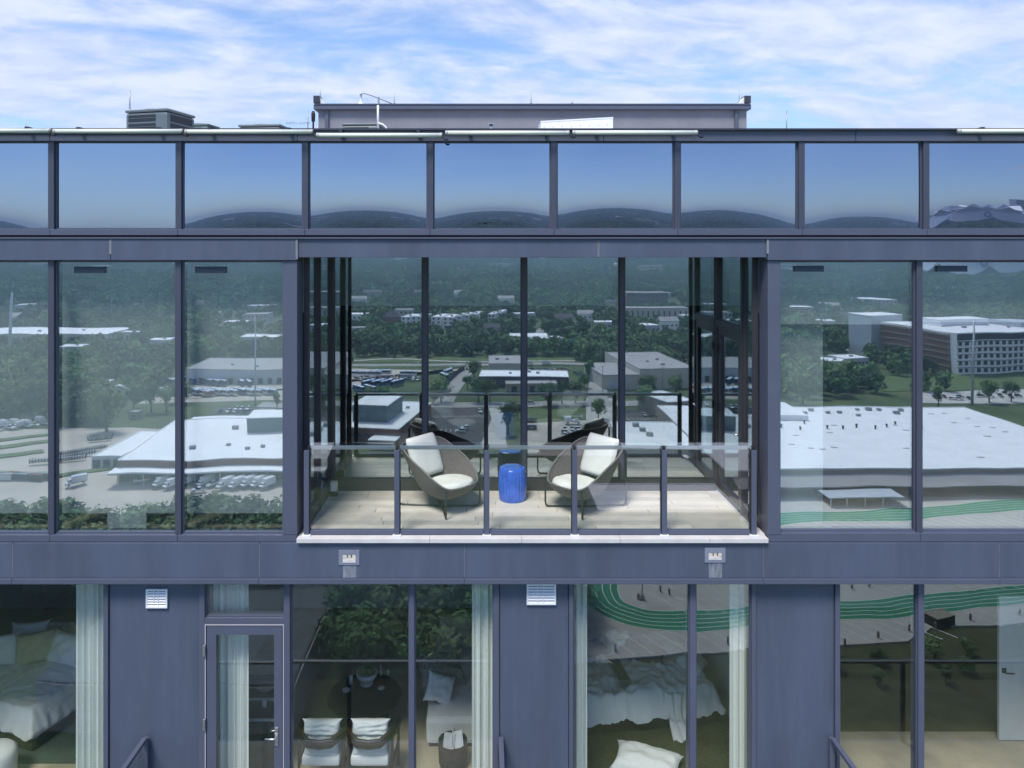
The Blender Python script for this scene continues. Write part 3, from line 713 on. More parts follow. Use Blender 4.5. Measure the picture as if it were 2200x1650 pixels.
def shell_mesh():
    mb = MB(); nr, na = 14, 56; uvs = []
    th_ = .018
    for side in (0, 1):
        pts = []
        for i in range(nr + 1):
            for k in range(na):
                r = .02 + .98 * i / nr; a = 2 * math.pi * k / na
                a = a - 2 * math.pi if a > math.pi else a
                p = SPr(r, a)
                if side: p = p - SNr(max(r, .05), a) * th_
                pts.append(p)
        fs = [(i * na + k, i * na + (k + 1) % na, (i + 1) * na + (k + 1) % na, (i + 1) * na + k) for i in range(nr) for k in range(na)]
        fs.append(tuple(range(na))[::-1])
        if side: fs = [f[::-1] for f in fs]
        mb.add(pts, fs, True)
    me = mb.mesh("shell", M_WICK)
    ul = me.uv_layers.new(name="UVMap")
    for lp in me.loops:
        c = me.vertices[lp.vertex_index].co; a = math.atan2(c.y, c.x)
        ul.data[lp.index].uv = ((a if a > -3.0 else a) * .42, c.z * 1.0 + math.hypot(c.x, c.y) * .6)
    return me
def pad_mesh(x0, x1, hw, p_end, th, seed, crease=0.0):
    """a padded cushion lying flat: local x runs from x0 to x1, half width hw tapers off towards x1"""
    mb = MB(); nu, nv = 26, 26
    def P(u, v, s_):
        b = 2 * v - 1; q = max(0.0, 1 - (abs(2 * u - 1) ** 5 if p_end == 0 else u ** p_end))
        w_ = hw * (q ** .5 * (.74 + .26 * min(1, u * 3.5)) if p_end else 1.0) * (1 if p_end else (.94 + .06 * (1 - abs(2 * u - 1) ** 6)))
        e = (max(0, 1 - abs(b) ** 5) * max(0, 1 - abs(2 * u - 1) ** 7)) ** .45
        nz = mnoise.noise((u * 3 + seed, v * 3, 1)) * .016 + abs(mnoise.noise((u * 7 + seed, v * 5, 4))) * .012
        return (x0 + (x1 - x0) * u, b * w_, s_ * (th / 2 + (nz if s_ > 0 else 0)) * e)
    mb.grid(lambda u, v: P(u, v, 1), nu, nv); mb.grid(lambda u, v: P(u, v, -1), nu, nv, flip=True)
    return mb.mesh("cushion", M_CUSH)
sm_ = shell_mesh(); seat_me = pad_mesh(-.15, .455, .325, 4, .12, 1); back_me = pad_mesh(0, .55, .27, 0, .14, 5)
rim_pts = [SPr(1, 2 * math.pi * k / 56 if k <= 28 else 2 * math.pi * (k - 56) / 56) for k in range(57)]
def lounge(px, pyf, y, rot, lab):
    x = (px - VX) / PPM * (D0 + y) / D0
    t = thing("lounge_chair", lab, "chair", (x, y, ZB), rot, "wicker lounge chairs on the balcony")
    link("shell", sm_, t); sc_ = link("seat_cushion", seat_me, t, (0, 0, .335)); sc_.rotation_euler = (0, math.radians(-4), 0)
    bc_ = link("back_cushion", back_me, t, (-.225, 0, .375)); bc_.rotation_euler = (0, math.radians(-62 - 50 + 0), 0)
    MB().tube(rim_pts, .014, 8).build("rim", mat("rim_cord", (.16, .15, .15), .6), t)
    for a in (math.radians(42), math.radians(138)):
        for s in (-1, 1):
            p = SPr(.99, s * a)
            ex, ey = p.x * 1.06, p.y * 1.10
            MB().tube([(p.x * .93, p.y * .95, p.z - .02), (ex, ey, p.z - .06), (ex, ey, .08), (ex * .985, ey * .985, .035), (ex * .93, ey * .93, .014), (ex * .4, ey * .4, .013), (0, 0, .013)], .0125, 8).build("leg", M_TUBE, t)
    MB().tube([(0, 0, .013), (.0, 0, .10), (.02, 0, ZC - .01)], .012, 8).build("support_rod", M_TUBE, t)
    return t
lounge(950, 1085, .98, math.radians(-40), "wicker bucket chair with off white cushions left of the blue stool")
lounge(1253, 1085, .96, math.radians(180 + 40), "wicker bucket chair with off white cushions right of the blue stool")
# ---- floor lamp box in the corner
x, _ = at(717, 0, 1.40)
t = thing("outlet_lamp", "cream weatherproof lamp on a dark foot in the left corner of the balcony", "lamp", (x, 1.42, ZB))
MB().cbox(-.05, .05, -.05, .03, 0, .055, .006).build("foot", M_BLACK, t)
MB().cbox(-.052, .052, -.045, .035, .06, .21, .022).build("housing", mat("cream_plastic", (.62, .60, .48), .5, 0, 10, .1), t)
MB().cbox(-.03, .03, -.052, -.044, .085, .185, .01).build("lens", M_WHITE, t)
MB().tube([(0, .03, .2), (0, .05, .27), (0, .03, .29)], .008, 6).build("cable", M_BLACK, t)

# ================================================================== LOWER BALCONIES (in front of row three)
def lower_balcony(xa, xb, lab, sides):
    t = thing("lower_balcony", lab, "balcony", ((xa + xb) / 2, -.7, FL3))
    ox = (xa + xb) / 2
    def q(mb): mb.v = [(p[0] - ox, p[1] + .7, p[2] - FL3) for p in mb.v]; return mb
    q(MB().box(xa, xb, -1.50, .10, FL3 - .30, FL3 - .02)).build("slab", M_WALL, t)
    q(MB().box(xa + .02, xb - .02, -1.42, .09, FL3 - .018, FL3)).build("deck", mat("pale_deck_tile", (.24, .22, .19), .7, 0, 4, .1), t)
    q(MB().cbox(xa, xb, -1.455, -1.405, FL3 + 1.135, FL3 + 1.17, .006)).build("front_rail", mat("grey_rail_aluminium", (.16, .175, .20), .5, .2), t)
    n = max(2, round((xb - xa) / 2.1))
    for k in range(n + 1):
        xx = xa + .04 + (xb - xa - .08) * k / n
        q(MB().cbox(xx - .03, xx + .03, -1.46, -1.41, FL3, FL3 + 1.129, .004)).build("post", M_FRAME, t)
        if k < n:
            x2 = xa + .04 + (xb - xa - .08) * (k + 1) / n
            q(MB().box(xx + .035, x2 - .035, -1.435, -1.425, FL3 + .06, FL3 + 1.04)).build("glass_panel", G_RAIL, t)
    for xx in sides:
        q(MB().cbox(xx - .03, xx + .03, .025, .07, FL3, FL3 + 1.15, .004)).build("post", M_FRAME, t)
        q(MB().cbox(xx - .028, xx + .028, -1.40, .02, FL3 + 1.13, FL3 + 1.175, .006)).build("side_rail", M_FRAME, t)
        sx_ = .05 if xx < 1 else -.05
        q(MB().box(xx - sx_ - .006, xx - sx_ + .006, -1.38, .06, FL3 + .06, FL3 + 1.07)).build("side_glass", G_RAIL, t)
    return t
lower_balcony(-4.14, .22, "lower balcony in front of the glazed door with side rails at both ends", (-4.12, .19))
lower_balcony(4.18, 9.6, "lower balcony at the right with its sloping side rail", (4.20, 9.57))
# ================================================================== INSIDE THE ROOMS
def blind(x0, x1, zb, y, lab, zt=None, gap=0):
    o = MB().cbox(x0, x1, y, y + .006, zb, zt or ZC2 - .01, .002).build("roller_blind", M_BLIND); tag(o, lab, "blind", "roller blinds behind the top floor windows"); return o
yb = .30
xl = [-434, -162, 110.5, 383, 620]
labs = ["roller blind outside the left edge of the picture", "roller blind half drawn behind the leftmost window beside the steel pole reflection", "roller blind behind the second window left of the balcony", "roller blind behind the window next to the balcony's left column"]
for i, (a, b) in enumerate(zip(xl[:-1], xl[1:])):
    blind(at(a + 19, 0, yb)[0], at(b + 2, 0, yb)[0] - .03, at(0, 1103, yb)[1], yb, labs[i])
blind(at(1672, 0, yb)[0], at(1964, 0, yb)[0], at(0, 697, yb)[1], yb, "short roller blind behind the window next to the balcony's right column")
blind(at(1976, 0, yb)[0], at(2262, 0, yb)[0], at(0, 692, yb)[1], yb, "short roller blind behind the rightmost top floor window")
blind(at(2268, 0, yb)[0], at(2540, 0, yb)[0], at(0, 692, yb)[1], yb, "short roller blind outside the right edge of the picture")
for i, (a, b) in enumerate(zip(xb[:-1], xb[1:])):
    blind(a + .05, b - .05, at(0, 657, BD + .2)[1], BD + .2, "short roller blind behind the %s of the four balcony back panes" % ("first", "second", "third", "fourth")[i])
for xx, lab in ((BX0 - .12, "short roller blind inside the left glass return of the balcony"), (BX1 + .12, "short roller blind inside the right glass return of the balcony")):
    o = MB().box(xx - .003, xx + .003, .3, BD - .06, at(0, 657, BD)[1], ZC2 - .01).build("roller_blind", M_BLIND); tag(o, lab, "blind", "roller blinds behind the top floor windows")
# pale room column behind the right window, paper card behind the left one
xa, xb3 = at(1640, 0, .42)[0], at(1768, 0, .42)[0]
o = MB().box(max(xa, BX1 + .2), xb3, .42, .6, ZF2 + .002, ZC2 - .01).build("room_column", M_BLIND); tag(o, "pale plastered column inside the right top floor room", "column")
o = MB().cbox(at(230, 0, .2)[0], at(314, 0, .2)[0], .2, .215, at(0, 1139, .2)[1], at(0, 1100, .2)[1], .003).build("leaning_card", M_BLIND); tag(o, "pale card leaning against the foot of the second window left of the balcony", "card")
# ---- curtains
def curtain(px0, px1, lab, y=.36, amp=.035, wl=.085, flare=0.0, zb=None):
    x0, x1 = at(px0, 0, y)[0], at(px1, 0, y)[0]; n = int(abs(x1 - x0) / wl * 12)
    rnd = random.Random(int(px0)); ph = rnd.uniform(0, 6)
    zt, z0 = Z3T - .06, FL3 + .02
    xm = (x0 + x1) / 2
    def P(u, v, d):
        x = x0 + (x1 - x0) * u
        x = x + flare * (1 - v) * (u if flare > 0 else u)
        w_ = math.sin(u * abs(x1 - x0) / wl * 2 * math.pi + ph + .5 * math.sin(3 * u + v)) + .35 * math.sin(u * abs(x1 - x0) / wl * 2 * math.pi * 2.3 + 1)
        return (x - xm, y + amp * w_ * (.55 + .45 * v if v > .8 else .9) + d - .36, z0 + (zt - z0) * v - z0)
    mb = MB(); mb.grid(lambda a, b: P(a, b, 0), n, 12); mb.grid(lambda a, b: P(a, b, .006), n, 12, flip=True)
    o = mb.build("curtain", M_CURT, None, (xm, .36, z0)); tag(o, lab, "curtain", "pale floor length curtains in the lower windows"); return o
curtain(160, 227, "pale gathered curtain beside the bed in the leftmost lower window")
curtain(445, 536, "pale gathered curtain behind the left half of the glazed door")
curtain(1014, 1061, "narrow pale curtain beside the sofa corner")
curtain(1229, 1262, "narrow pale curtain at the left of the window with the unmade bed")
curtain(1567, 1614, "pale curtain at the right of the window with the unmade bed", flare=.0)
o = curtain(1801, 1806, "sliver of curtain at the left edge of the empty room window")
# ---- soft things
def pillow_mesh(w_, d, t, seed, m, pinch=.12):
    mb = MB(); n = 18
    def P(u, v, s):
        a, b = 2 * u - 1, 2 * v - 1
        e = (max(0, 1 - a ** 4) * max(0, 1 - b ** 4)) ** .5
        k = 1 - pinch * (1 - abs(a) ** 3) * abs(b) ** 6; k2 = 1 - pinch * (1 - abs(b) ** 3) * abs(a) ** 6
        nz = mnoise.noise((a * 2.2 + seed, b * 2.2, s)) * .18 + mnoise.noise((a * 6 + seed, b * 5, 2)) * .07
        return (a * w_ / 2 * k2, b * d / 2 * k, s * t / 2 * e * (1 + nz * 2) + nz * t * .1)
    mb.grid(lambda u, v: P(u, v, 1), n, n); mb.grid(lambda u, v: P(u, v, -1), n, n, flip=True)
    return mb.mesh("pillow", m)
M_LINEN = mat("white_linen", (.80, .81, .82), .95, 0, 5, .06, .5, 9)
M_BEIGE = mat("beige_linen", (.50, .44, .32), .95, 0, 8, .12, .5, 20)
M_GREYT = mat("grey_throw", (.33, .31, .29), .95, 0, 22, .35, .6, 30)
M_OAK = mat("dark_walnut", (.034, .021, .013), .45, 0, 8, .3)
M_BLKW = mat("black_stained_wood", (.018, .018, .017), .5, 0, 5, .3)
def pillow(name, lab, loc, rot, w_, d, t, seed, m=None, grp=None):
    o = link(name, pillow_mesh(w_, d, t, seed, m or M_LINEN), None, loc); o.rotation_euler = rot; tag(o, lab, "pillow", grp); return o
def ff(px, py, z=0.0):
    """x, y of the point at height z above the lower floor that shows at pixel px, py"""
    k = (H - FL3 - z) / (py - VY); return (px - VX) * k, k * F - D0
def duvet(w_, d, z, seed, drop, m, amp=.05):
    mb = MB(); nu, nv = 84, 72
    def P(u, v):
        a, b = 2 * u - 1, 2 * v - 1
        e = max(abs(a), abs(b)); o_ = 0
        wx = a * 2 + .5 * mnoise.noise((a * 2, b * 2, seed)); zz = z + amp * .45 * mnoise.noise((wx * 1.4 + seed, b * 2.4, 0)) + amp * .55 * (1 - abs(mnoise.noise((wx * 2.6 + b * 2.0 + seed, b * 3.0 - wx, 1)))) ** 3 + amp * .30 * (1 - abs(mnoise.noise((wx * 5 - b * 4 + seed, b * 6 + wx * 2, 1)))) ** 4
        q = max(0, (e - .86) / .14); zz -= drop * q ** 1.3 * (1 + .3 * mnoise.noise((a * 4, b * 4, seed)))
        x, y = a * w_ / 2, b * d / 2
        x += .03 * mnoise.noise((b * 9, a * 3, seed)) * q; y += .03 * mnoise.noise((a * 9, b * 3, seed + 4)) * q
        return (x, y, zz)
    mb.grid(P, nu, nv); mb.grid(lambda u, v: tuple(Vector(P(u, v)) - Vector((0, 0, .03))), nu, nv, flip=True)
    return mb.mesh("duvet", m)
# left bedroom
x, y = ff(70, 1470, .5)
t = thing("bed", "bed piled with grey and beige pillows behind the leftmost lower window", "bed", (x - .25, y + .35, FL3), math.radians(-18))
MB().cbox(-1.0, 1.0, -.8, .8, .12, .42, .05).build("mattress", M_LINEN, t); link("duvet", duvet(2.12, 1.75, .50, 3, .28, M_LINEN), t)
MB().cbox(-1.05, 1.05, -.86, .86, .04, .118, .01).build("bed_frame", M_OAK, t)
for i, (dx, dy, rz, m) in enumerate(((-.35, .55, .2, M_LINEN), (.15, .60, -.1, M_GREYT), (.6, .55, .15, M_BEIGE), (-.05, .25, .5, M_BEIGE), (.45, .2, -.3, M_LINEN), (-.6, .15, .3, M_LINEN))):
    pillow("pillow", ("tall white pillow at the back left of the piled bed", "grey pillow at the back of the piled bed", "beige pillow at the back right of the piled bed", "beige pillow leaning forward in the middle of the piled bed", "white pillow at the front right of the piled bed", "white pillow at the front left of the piled bed")[i],
           (x - .25 + dx, y + .35 + dy, FL3 + .74), (math.radians(65), 0, rz), .62, .48, .2, i + 2, m, "pillows on the left bed")
xq, yq = ff(-25, 1640, .3)
t = thing("ottoman", "pale padded ottoman at the bottom left corner of the left bedroom", "ottoman", (xq, yq + .1, FL3)); MB().lathe([(.22, .03), (.27, .08), (.28, .36), (.22, .42), (.05, .43)], 24).build("seat", M_LINEN, t); MB().lathe([(.15, 0), (.15, .03)], 16).build("foot", M_OAK, t)
o = MB().cbox(x - 1.4, x + 1.35, y - 1.0, y + .6, FL3 + .001, FL3 + .012, .003).build("floor_rug", mat("dark_green_rug", (.06, .085, .07), .95, 0, 30, .3)); tag(o, "dark ribbed rug under the left bed", "rug")
# living room
x, y = ff(783, 1491, .40)
t = thing("coffee_table", "round black coffee table in the living room behind the armchairs", "table", (x, y, FL3))
MB().lathe([(.50, .355), (.545, .36), (.555, .38), (.545, .40), (.01, .40)], 48).build("table_top", M_BLKW, t); MB().lathe([(.36, 0), (.36, .03), (.30, .05), (.30, .354)], 32).build("base", M_BLKW, t)
xb4, yb4 = ff(788, 1467, .42)
t = thing("footed_bowl", "white footed bowl heaped with green moss on the black coffee table", "bowl", (xb4, yb4, FL3 + .401))
MB().lathe([(.09, 0), (.10, .015), (.075, .06), (.12, .08), (.155, .13), (.16, .19), (.145, .19), (.13, .15), (.05, .14), (.001, .14)], 32, cap=False).build("bowl", M_WHITE, t)
mb = MB()
for k in range(60):
    a, r = R.uniform(0, 6.28), .115 * math.sqrt(R.random()); p = Vector((r * math.cos(a), r * math.sin(a), .185 + .05 * (1 - (r / .13) ** 2)))
    q = MB().lathe([(.001, -.018), (.016, -.008), (.018, .006), (.001, .018)], 6); mb.add([Vector(v_) + p for v_ in q.v], q.f)
mb.build("moss", mat("yellow_green_moss", (.16, .19, .05), .9, 0, 30, .4), t)
for px, py, nm, lab, pr in ((754, 1470, "candle", "pale pillar candle left of the moss bowl", [(.03, 0), (.03, .13), (.005, .14)]), (818, 1452, "bud_vase", "slim white bud vase behind the moss bowl", [(.02, 0), (.028, .05), (.010, .09), (.012, .17)]), (834, 1450, "figurine", "tiny white figurine at the back edge of the black coffee table", [(.02, 0), (.014, .03), (.022, .05), (.006, .09)]),
                         (744, 1487, "trinket_dish", "small white dish with dark contents on the coffee table", [(.03, 0), (.055, .02), (.06, .035), (.05, .03), (.001, .012)]), (819, 1480, "saucer", "flat white saucer right of the moss bowl", [(.03, 0), (.055, .012), (.05, .016), (.001, .01)])):
    xx, yy = ff(px, py, .40); o = MB().lathe(pr, 16).build(nm, M_WHITE, None, (xx, yy, FL3 + .401)); tag(o, lab, nm.replace("_", " "))
def armchair(px, lab):
    x, y = ff(px, 1600, .56)
    t = thing("armchair", lab, "armchair", (x, .95, FL3), 0, "wooden armchairs with white cushions")
    w_ = .29
    MB().cbox(-w_ + .04, w_ - .04, -.26, .30, .34, .47, .04).build("seat_cushion", M_LINEN, t)
    for k, (zz, hh2, tt) in enumerate(((.60, .34, .16), (.80, .20, .15))):
        pm = pillow_mesh(.50 if k == 0 else .53, hh2, tt, 4 + k + px % 7, M_LINEN); pc = link("back_cushion", pm, t, (0, -.16, zz)); pc.rotation_euler = (math.radians(80), 0, 0)
    arc = [(-w_ - .03, .26, .60), (-w_ - .03, .0, .66), (-w_ - .01, -.16, .74), (-w_ + .05, -.25, .73), (-.15, -.325, .69), (0, -.34, .68), (.15, -.325, .69), (w_ - .05, -.25, .73), (w_ + .01, -.16, .74), (w_ + .03, 0, .66), (w_ + .03, .26, .60)]
    mb = MB()
    for a, b in ((0, .034), (.032, .030), (-.032, .030)): mb.tube([(p[0], p[1], p[2] + a) for p in arc], b, 8)
    mb.build("arm_rail", M_OAK, t)
    for sx2 in (-1, 1):
        MB().tube([(sx2 * (w_ + .01), -.24, 0), (sx2 * (w_ + .0), -.2, .4), (sx2 * (w_ - .0), -.19, .72)], [.014, .02, .018], 8).build("leg", M_OAK, t)
        MB().tube([(sx2 * (w_ + .03), .25, 0), (sx2 * (w_ + .03), .25, .6)], [.014, .018], 8).build("leg", M_OAK, t)
        MB().tube([(sx2 * w_, -.22, .32), (sx2 * (w_ + .02), .26, .32)], .015, 6).build("seat_rail", M_OAK, t)
armchair(692, "left one of two wooden armchairs seen from behind in the living room")
armchair(796, "wooden armchair nearest the window mullion seen from behind in the living room")
x, y = ff(960, 1545, .42)
t = thing("sofa", "white upholstered sofa end behind the narrow window", "sofa", (x + .25, y, FL3))
MB().cbox(-.55, .8, -.0, 2.3, .06, .42, .06).build("seat_base", M_LINEN, t); MB().cbox(.35, .8, .0, 2.3, .42, .78, .08).build("backrest", M_LINEN, t); MB().box(-.5, .75, .05, 2.25, 0, .06).build("plinth", M_BLKW, t)
pillow("patterned_cushion", "white cushion with a brown oval on the sofa end", (x - .13, y + .42, FL3 + .60), (math.radians(62), math.radians(25), math.radians(20)), .46, .40, .14, 11)
o = MB().lathe([(.001, 0), (.12, .002), (.12, .006), (.001, .008)], 32).build("cushion_emblem", mat("brown_applique", (.22, .13, .07), .9), None); o.rotation_euler = (math.radians(62), math.radians(25), math.radians(20)); o.location = (x - .155, y + .365, FL3 + .615); o.scale = (1, 1.35, 1); tag(o, "brown oval sewn onto the white sofa cushion", "emblem")
pillow("throw_blanket", "bunched grey knitted throw on the sofa behind the cushion", (x - .15, y + .95, FL3 + .56), (.3, .2, .4), .75, .6, .28, 17, M_GREYT)
pillow("cushion", "large pale square cushion at the far end of the sofa", (x + .05, y + 1.9, FL3 + .68), (math.radians(66), 0, .1), .6, .5, .16, 23, M_BEIGE)
x, y = ff(972, 1605, .35)
t = thing("basket", "dark woven basket with papers in front of the sofa", "basket", (x, y + .1, FL3))
MB().lathe([(.16, 0), (.19, .10), (.20, .38), (.19, .38), (.17, .1), (.001, .1)], 28, cap=False).build("body", mat("dark_basket_weave", (.06, .045, .035), .9, 0, 40, .5, .8, 40), t)
MB().tube([(-.17, 0, .36), (-.165, 0, .42), (-.12, 0, .45), (-.08, .0, .42)], .01, 6).build("handle", M_OAK, t)
for k, (a, b) in enumerate(((-.05, .3), (.07, -.4), (.02, .9))):
    pc = MB().box(-.08, .08, -.002, .002, -.1, .1).build("paper", M_WHITE, t, (a, -.03 + k * .04, .38)); pc.rotation_euler = (-.5, b, b)
# small table behind the door
x, y = ff(560, 1530, .7)
t = thing("side_table", "dark console with a white tray edge behind the glazed door", "table", (x - .25, y, FL3))
MB().cbox(-.5, .42, -.25, .9, .66, .70, .008).build("table_top", M_BLKW, t)
for a in (-.45, .37):
    for b in (-.2, .84): MB().box(a - .03, a + .03, b - .03, b + .03, 0, .66).build("leg", M_BLKW, t)
t2 = thing("tray", "square white rimmed tray on the dark console behind the door", "tray", (x - .02, y + .0, FL3 + .70)); MB().box(-.25, .3, -.2, -.18, 0, .03).box(-.25, .3, .25, .27, 0, .03).box(.28, .3, -.18, .25, 0, .03).box(-.25, -.23, -.18, .25, 0, .03).build("rim", M_WHITE, t2); MB().box(-.23, .28, -.18, .25, 0, .006).build("base", M_BLKW, t2)
o = MB().lathe([(.03, 0), (.035, .09), (.03, .09), (.001, .01)], 16).build("cup", M_WHITE, None, (x + .02, y + .1, FL3 + .707)); tag(o, "small white cup standing on the tray behind the door", "cup")
for k in range(2):
    o = MB().lathe([(.05, 0), (.12, .015), (.13, .022), (.001, .012)], 20).build("plate", mat("stone_plate", (.3, .3, .29), .6), None, (x - .1 + .2 * k, y + .55 + .15 * k, FL3 + .701)); tag(o, ("nearer" if k == 0 else "farther") + " grey plate on the dark console behind the door", "plate", "plates on the console")
# right bedroom with the unmade bed
x, y = ff(1400, 1500, .55)
t = thing("unmade_bed", "unmade bed under a rumpled white duvet behind the double window", "bed", (x - .1, y + .85, FL3), math.radians(8))
MB().cbox(-1.05, 1.0, -.7, .9, .16, .44, .06).build("mattress", M_LINEN, t); link("duvet", duvet(2.25, 1.75, .56, 8, .34, M_LINEN, .10), t)
MB().cbox(-1.1, 1.05, -.75, .95, .05, .158, .01).build("bed_frame", M_OAK, t)
pillow("pillow", "white crumpled pillow hanging at the right end of the unmade bed", (x + .80, y + .75, FL3 + .66), (.35, .2, 1.1), .62, .42, .2, 31)
pillow("folded_sheet", "bunched white sheet at the far side of the unmade bed", (x - .25, y + 1.15, FL3 + .72), (.3, .3, .3), .45, .35, .3, 37)
M_NAVY = mat("navy_cloth", (.03, .045, .075), .95, 0, 12, .3, .5, 20)
pillow("dark_blanket", "dark navy blanket bundled on the unmade bed", (x + .05, y + .98, FL3 + .68), (.1, .1, -.3), .8, .38, .22, 41, M_NAVY)
pillow("dark_bag", "dark bag lying at the far left of the unmade bed", (x - .78, y + 1.05, FL3 + .66), (.2, 0, .4), .65, .32, .22, 43, M_NAVY)
def strap():
    mb = MB(); n = 14
    def P(u, v): 
        b = v * 1.0; zz = .66 - .02 * math.sin(b * 3) - (.18 * max(0, (.12 - b) / .12))
        return ((u - .5) * .17 + b * -.10, b * .75 - .62, zz + .02 * mnoise.noise((b * 5, u, 0)))
    mb.grid(P, 4, n); mb.grid(lambda u, v: tuple(Vector(P(u, v)) - Vector((0, 0, .012))), 4, n, flip=True); return mb
o = strap().build("trousers", mat("slate_trousers", (.06, .10, .125), .9, 0, 10, .2), None, (x - .32, y + .75, FL3 + .02)); tag(o, "slate coloured trousers laid across the white duvet", "trousers")
def drape(seed):
    mb = MB(); 
    def P(u, v): a = 2 * u - 1; return (a * (.16 - .05 * math.sin(v * 3.1)) + .1 * (1 - v) ** 2, -.03 * (1 - v) + .03 * math.sin(u * 14) - .18 * max(0, .25 - v) * 4, .02 + .55 * v)
    mb.grid(P, 24, 12); mb.grid(lambda u, v: tuple(Vector(P(u, v)) + Vector((0, .014, 0))), 24, 12, flip=True); return mb
o = drape(1).build("trailing_sheet", M_LINEN, None, (x + .34, y + .06, FL3)); tag(o, "corner of white sheet trailing to the floor from the unmade bed", "sheet")
xq, yq = ff(1390, 1640, .1)
pillow("floor_pillow", "white bed pillow lying on the dark floor in front of the unmade bed", (xq, yq, FL3 + .12), (.12, .0, math.radians(-22)), .92, .52, .22, 53)
xq, yq = ff(1440, 1560, 0)
o = MB().cbox(-1.6, 1.3, -1.3, 1.1, .001, .010, .003).build("floor_rug", mat("dark_olive_rug", (.075, .08, .035), .95, 0, 18, .35), None, (xq - .1, yq, FL3)); tag(o, "dark olive rug under the unmade bed", "rug")
# right room: door leaf and pale floor
x, y = ff(2145, 1690, 0)
t = thing("interior_door", "plain white interior door with black lever standing open at the right edge", "door", (x, 1.7, FL3))
x0d, y0d = at(2147, 0, 1.7)[0], 1.7
t.location = (x0d, 1.7, FL3)
MB().cbox(0, .86, 0, .045, .01, 2.08, .004).build("leaf", M_WHITE, t)
MB().cbox(.035, .095, -.014, -.001, .98, 1.05, .003).build("handle_rose", M_BLACK, t); MB().tube([(.065, -.01, 1.0), (.065, -.05, 1.0), (.18, -.052, .995)], .010, 8).build("handle", M_BLACK, t)
M_DARKFL = mat("dark_stained_floor", (.14, .12, .055), .5, 0, 3, .3)
xa = f3(1700) + .07
o = MB().box(xa + .01, XR - .02, 1.9, 5.59, FL3 + .001, FL3 + .008).build("room_carpet", M_DARKFL); tag(o, "dark brown carpet covering the far part of the empty right room", "carpet")
# ---- the camera drone hovering in front of the facade (its own mirror image shows in the parapet glass)
t = thing("camera_drone", "small grey quadcopter drone hovering level with the top floor", "drone", (0, -D0 - .16, H))
MB().cbox(-.045, .045, -.10, .09, -.03, .03, .018).build("body", mat("drone_grey", (.10, .10, .11), .5), t)
for sx2 in (-1, 1):
    for sy2 in (-1, 1):
        MB().tube([(sx2 * .03, sy2 * .05, .01), (sx2 * .14, sy2 * .11, .02)], .008, 6).build("arm", MATS["drone_grey"], t)
        MB().lathe([(.014, 0), (.014, .03), (.006, .035)], 10, (sx2 * .14, sy2 * .11)).build("motor", M_BLACK, t)
        MB().box(sx2 * .14 - .075, sx2 * .14 + .075, sy2 * .11 - .006, sy2 * .11 + .006, .036, .038).build("propeller", M_BLACK, t)
# ================================================================== THE CITY THE WINDOWS MIRROR
# ---- terrain: one sheet, flat near the tower, rising to wooded hills
def sstep(a, b, x): t = min(1, max(0, (x - a) / (b - a))); return t * t * (3 - 2 * t)
def ground_z(X, Y):
    r = math.hypot(X, Y)
    if r < 1000: return 0.0
    az = math.atan2(X, -Y)
    ridge = 98 + 30 * mnoise.noise((az * 3.1 + .4, r / 9000, 1.5)) + 14 * mnoise.noise((az * 9, r / 3000, 7.5))
    back = sstep(1.9, 2.6, abs(az))
    roll = 16 * mnoise.noise((X / 700, Y / 700, 3)) + 7 * mnoise.noise((X / 260, Y / 260, 8))
    lift = 10 + 8 * mnoise.noise((X / 1500, Y / 1500, 2))
    return sstep(1000, 1900, r) * (lift + roll) + sstep(2600, 5600, r) * max(0, ridge - 12) * (1 - .6 * back) + sstep(5600, 9500, r) * 22
def terrain():
    rs = [0, 40, 120, 250, 400, 600, 800, 1000] + [1000 * 1.055 ** k for k in range(1, 42)] + []
    na = 180; mb = MB(); vs_ = [(0, 0, 0)]
    for r in rs[1:]:
        for k in range(na):
            a = 2 * math.pi * k / na; X, Y = r * math.sin(a), -r * math.cos(a); vs_.append((X, Y, ground_z(X, Y)))
    fs_ = [(0, 1 + (k + 1) % na, 1 + k) for k in range(na)]
    for i in range(len(rs) - 2):
        for k in range(na):
            fs_.append((1 + i * na + k, 1 + i * na + (k + 1) % na, 1 + (i + 1) * na + (k + 1) % na, 1 + (i + 1) * na + k))
    mb.add(vs_, fs_, True); return mb
def ground_mat():
    m = bpy.data.materials.new("grass_and_scrub"); m.use_nodes = True; t = m.node_tree; b = t.nodes["Principled BSDF"]; b.inputs["Roughness"].default_value = .95
    co = t.nodes.new("ShaderNodeTexCoord")
    def nz(s, d): n = t.nodes.new("ShaderNodeTexNoise"); n.inputs["Scale"].default_value = s; n.inputs["Detail"].default_value = d; t.links.new(co.outputs["Object"], n.inputs[0]); return n.outputs[0]
    r1 = t.nodes.new("ShaderNodeValToRGB"); r1.color_ramp.elements[0].position = .35; r1.color_ramp.elements[0].color = (.045, .075, .022, 1); r1.color_ramp.elements[1].position = .7; r1.color_ramp.elements[1].color = (.10, .12, .045, 1)
    e = r1.color_ramp.elements.new(.52); e.color = (.065, .10, .03, 1)
    t.links.new(nz(.035, 8), r1.inputs[0])
    mx_ = t.nodes.new("ShaderNodeMix"); mx_.data_type = 'RGBA'; mx_.blend_type = 'MULTIPLY'; mx_.inputs[0].default_value = .8
    r2 = t.nodes.new("ShaderNodeMapRange"); r2.inputs[1].default_value = .3; r2.inputs[2].default_value = .7; r2.inputs[3].default_value = .55; r2.inputs[4].default_value = 1.3
    t.links.new(nz(.5, 6), r2.inputs[0]); t.links.new(r1.outputs[0], mx_.inputs[6]); t.links.new(r2.outputs[0], mx_.inputs[7]); t.links.new(mx_.outputs[2], b.inputs["Base Color"]); return m
gr = terrain().build("ground", ground_mat()); tag(gr, kind="structure")

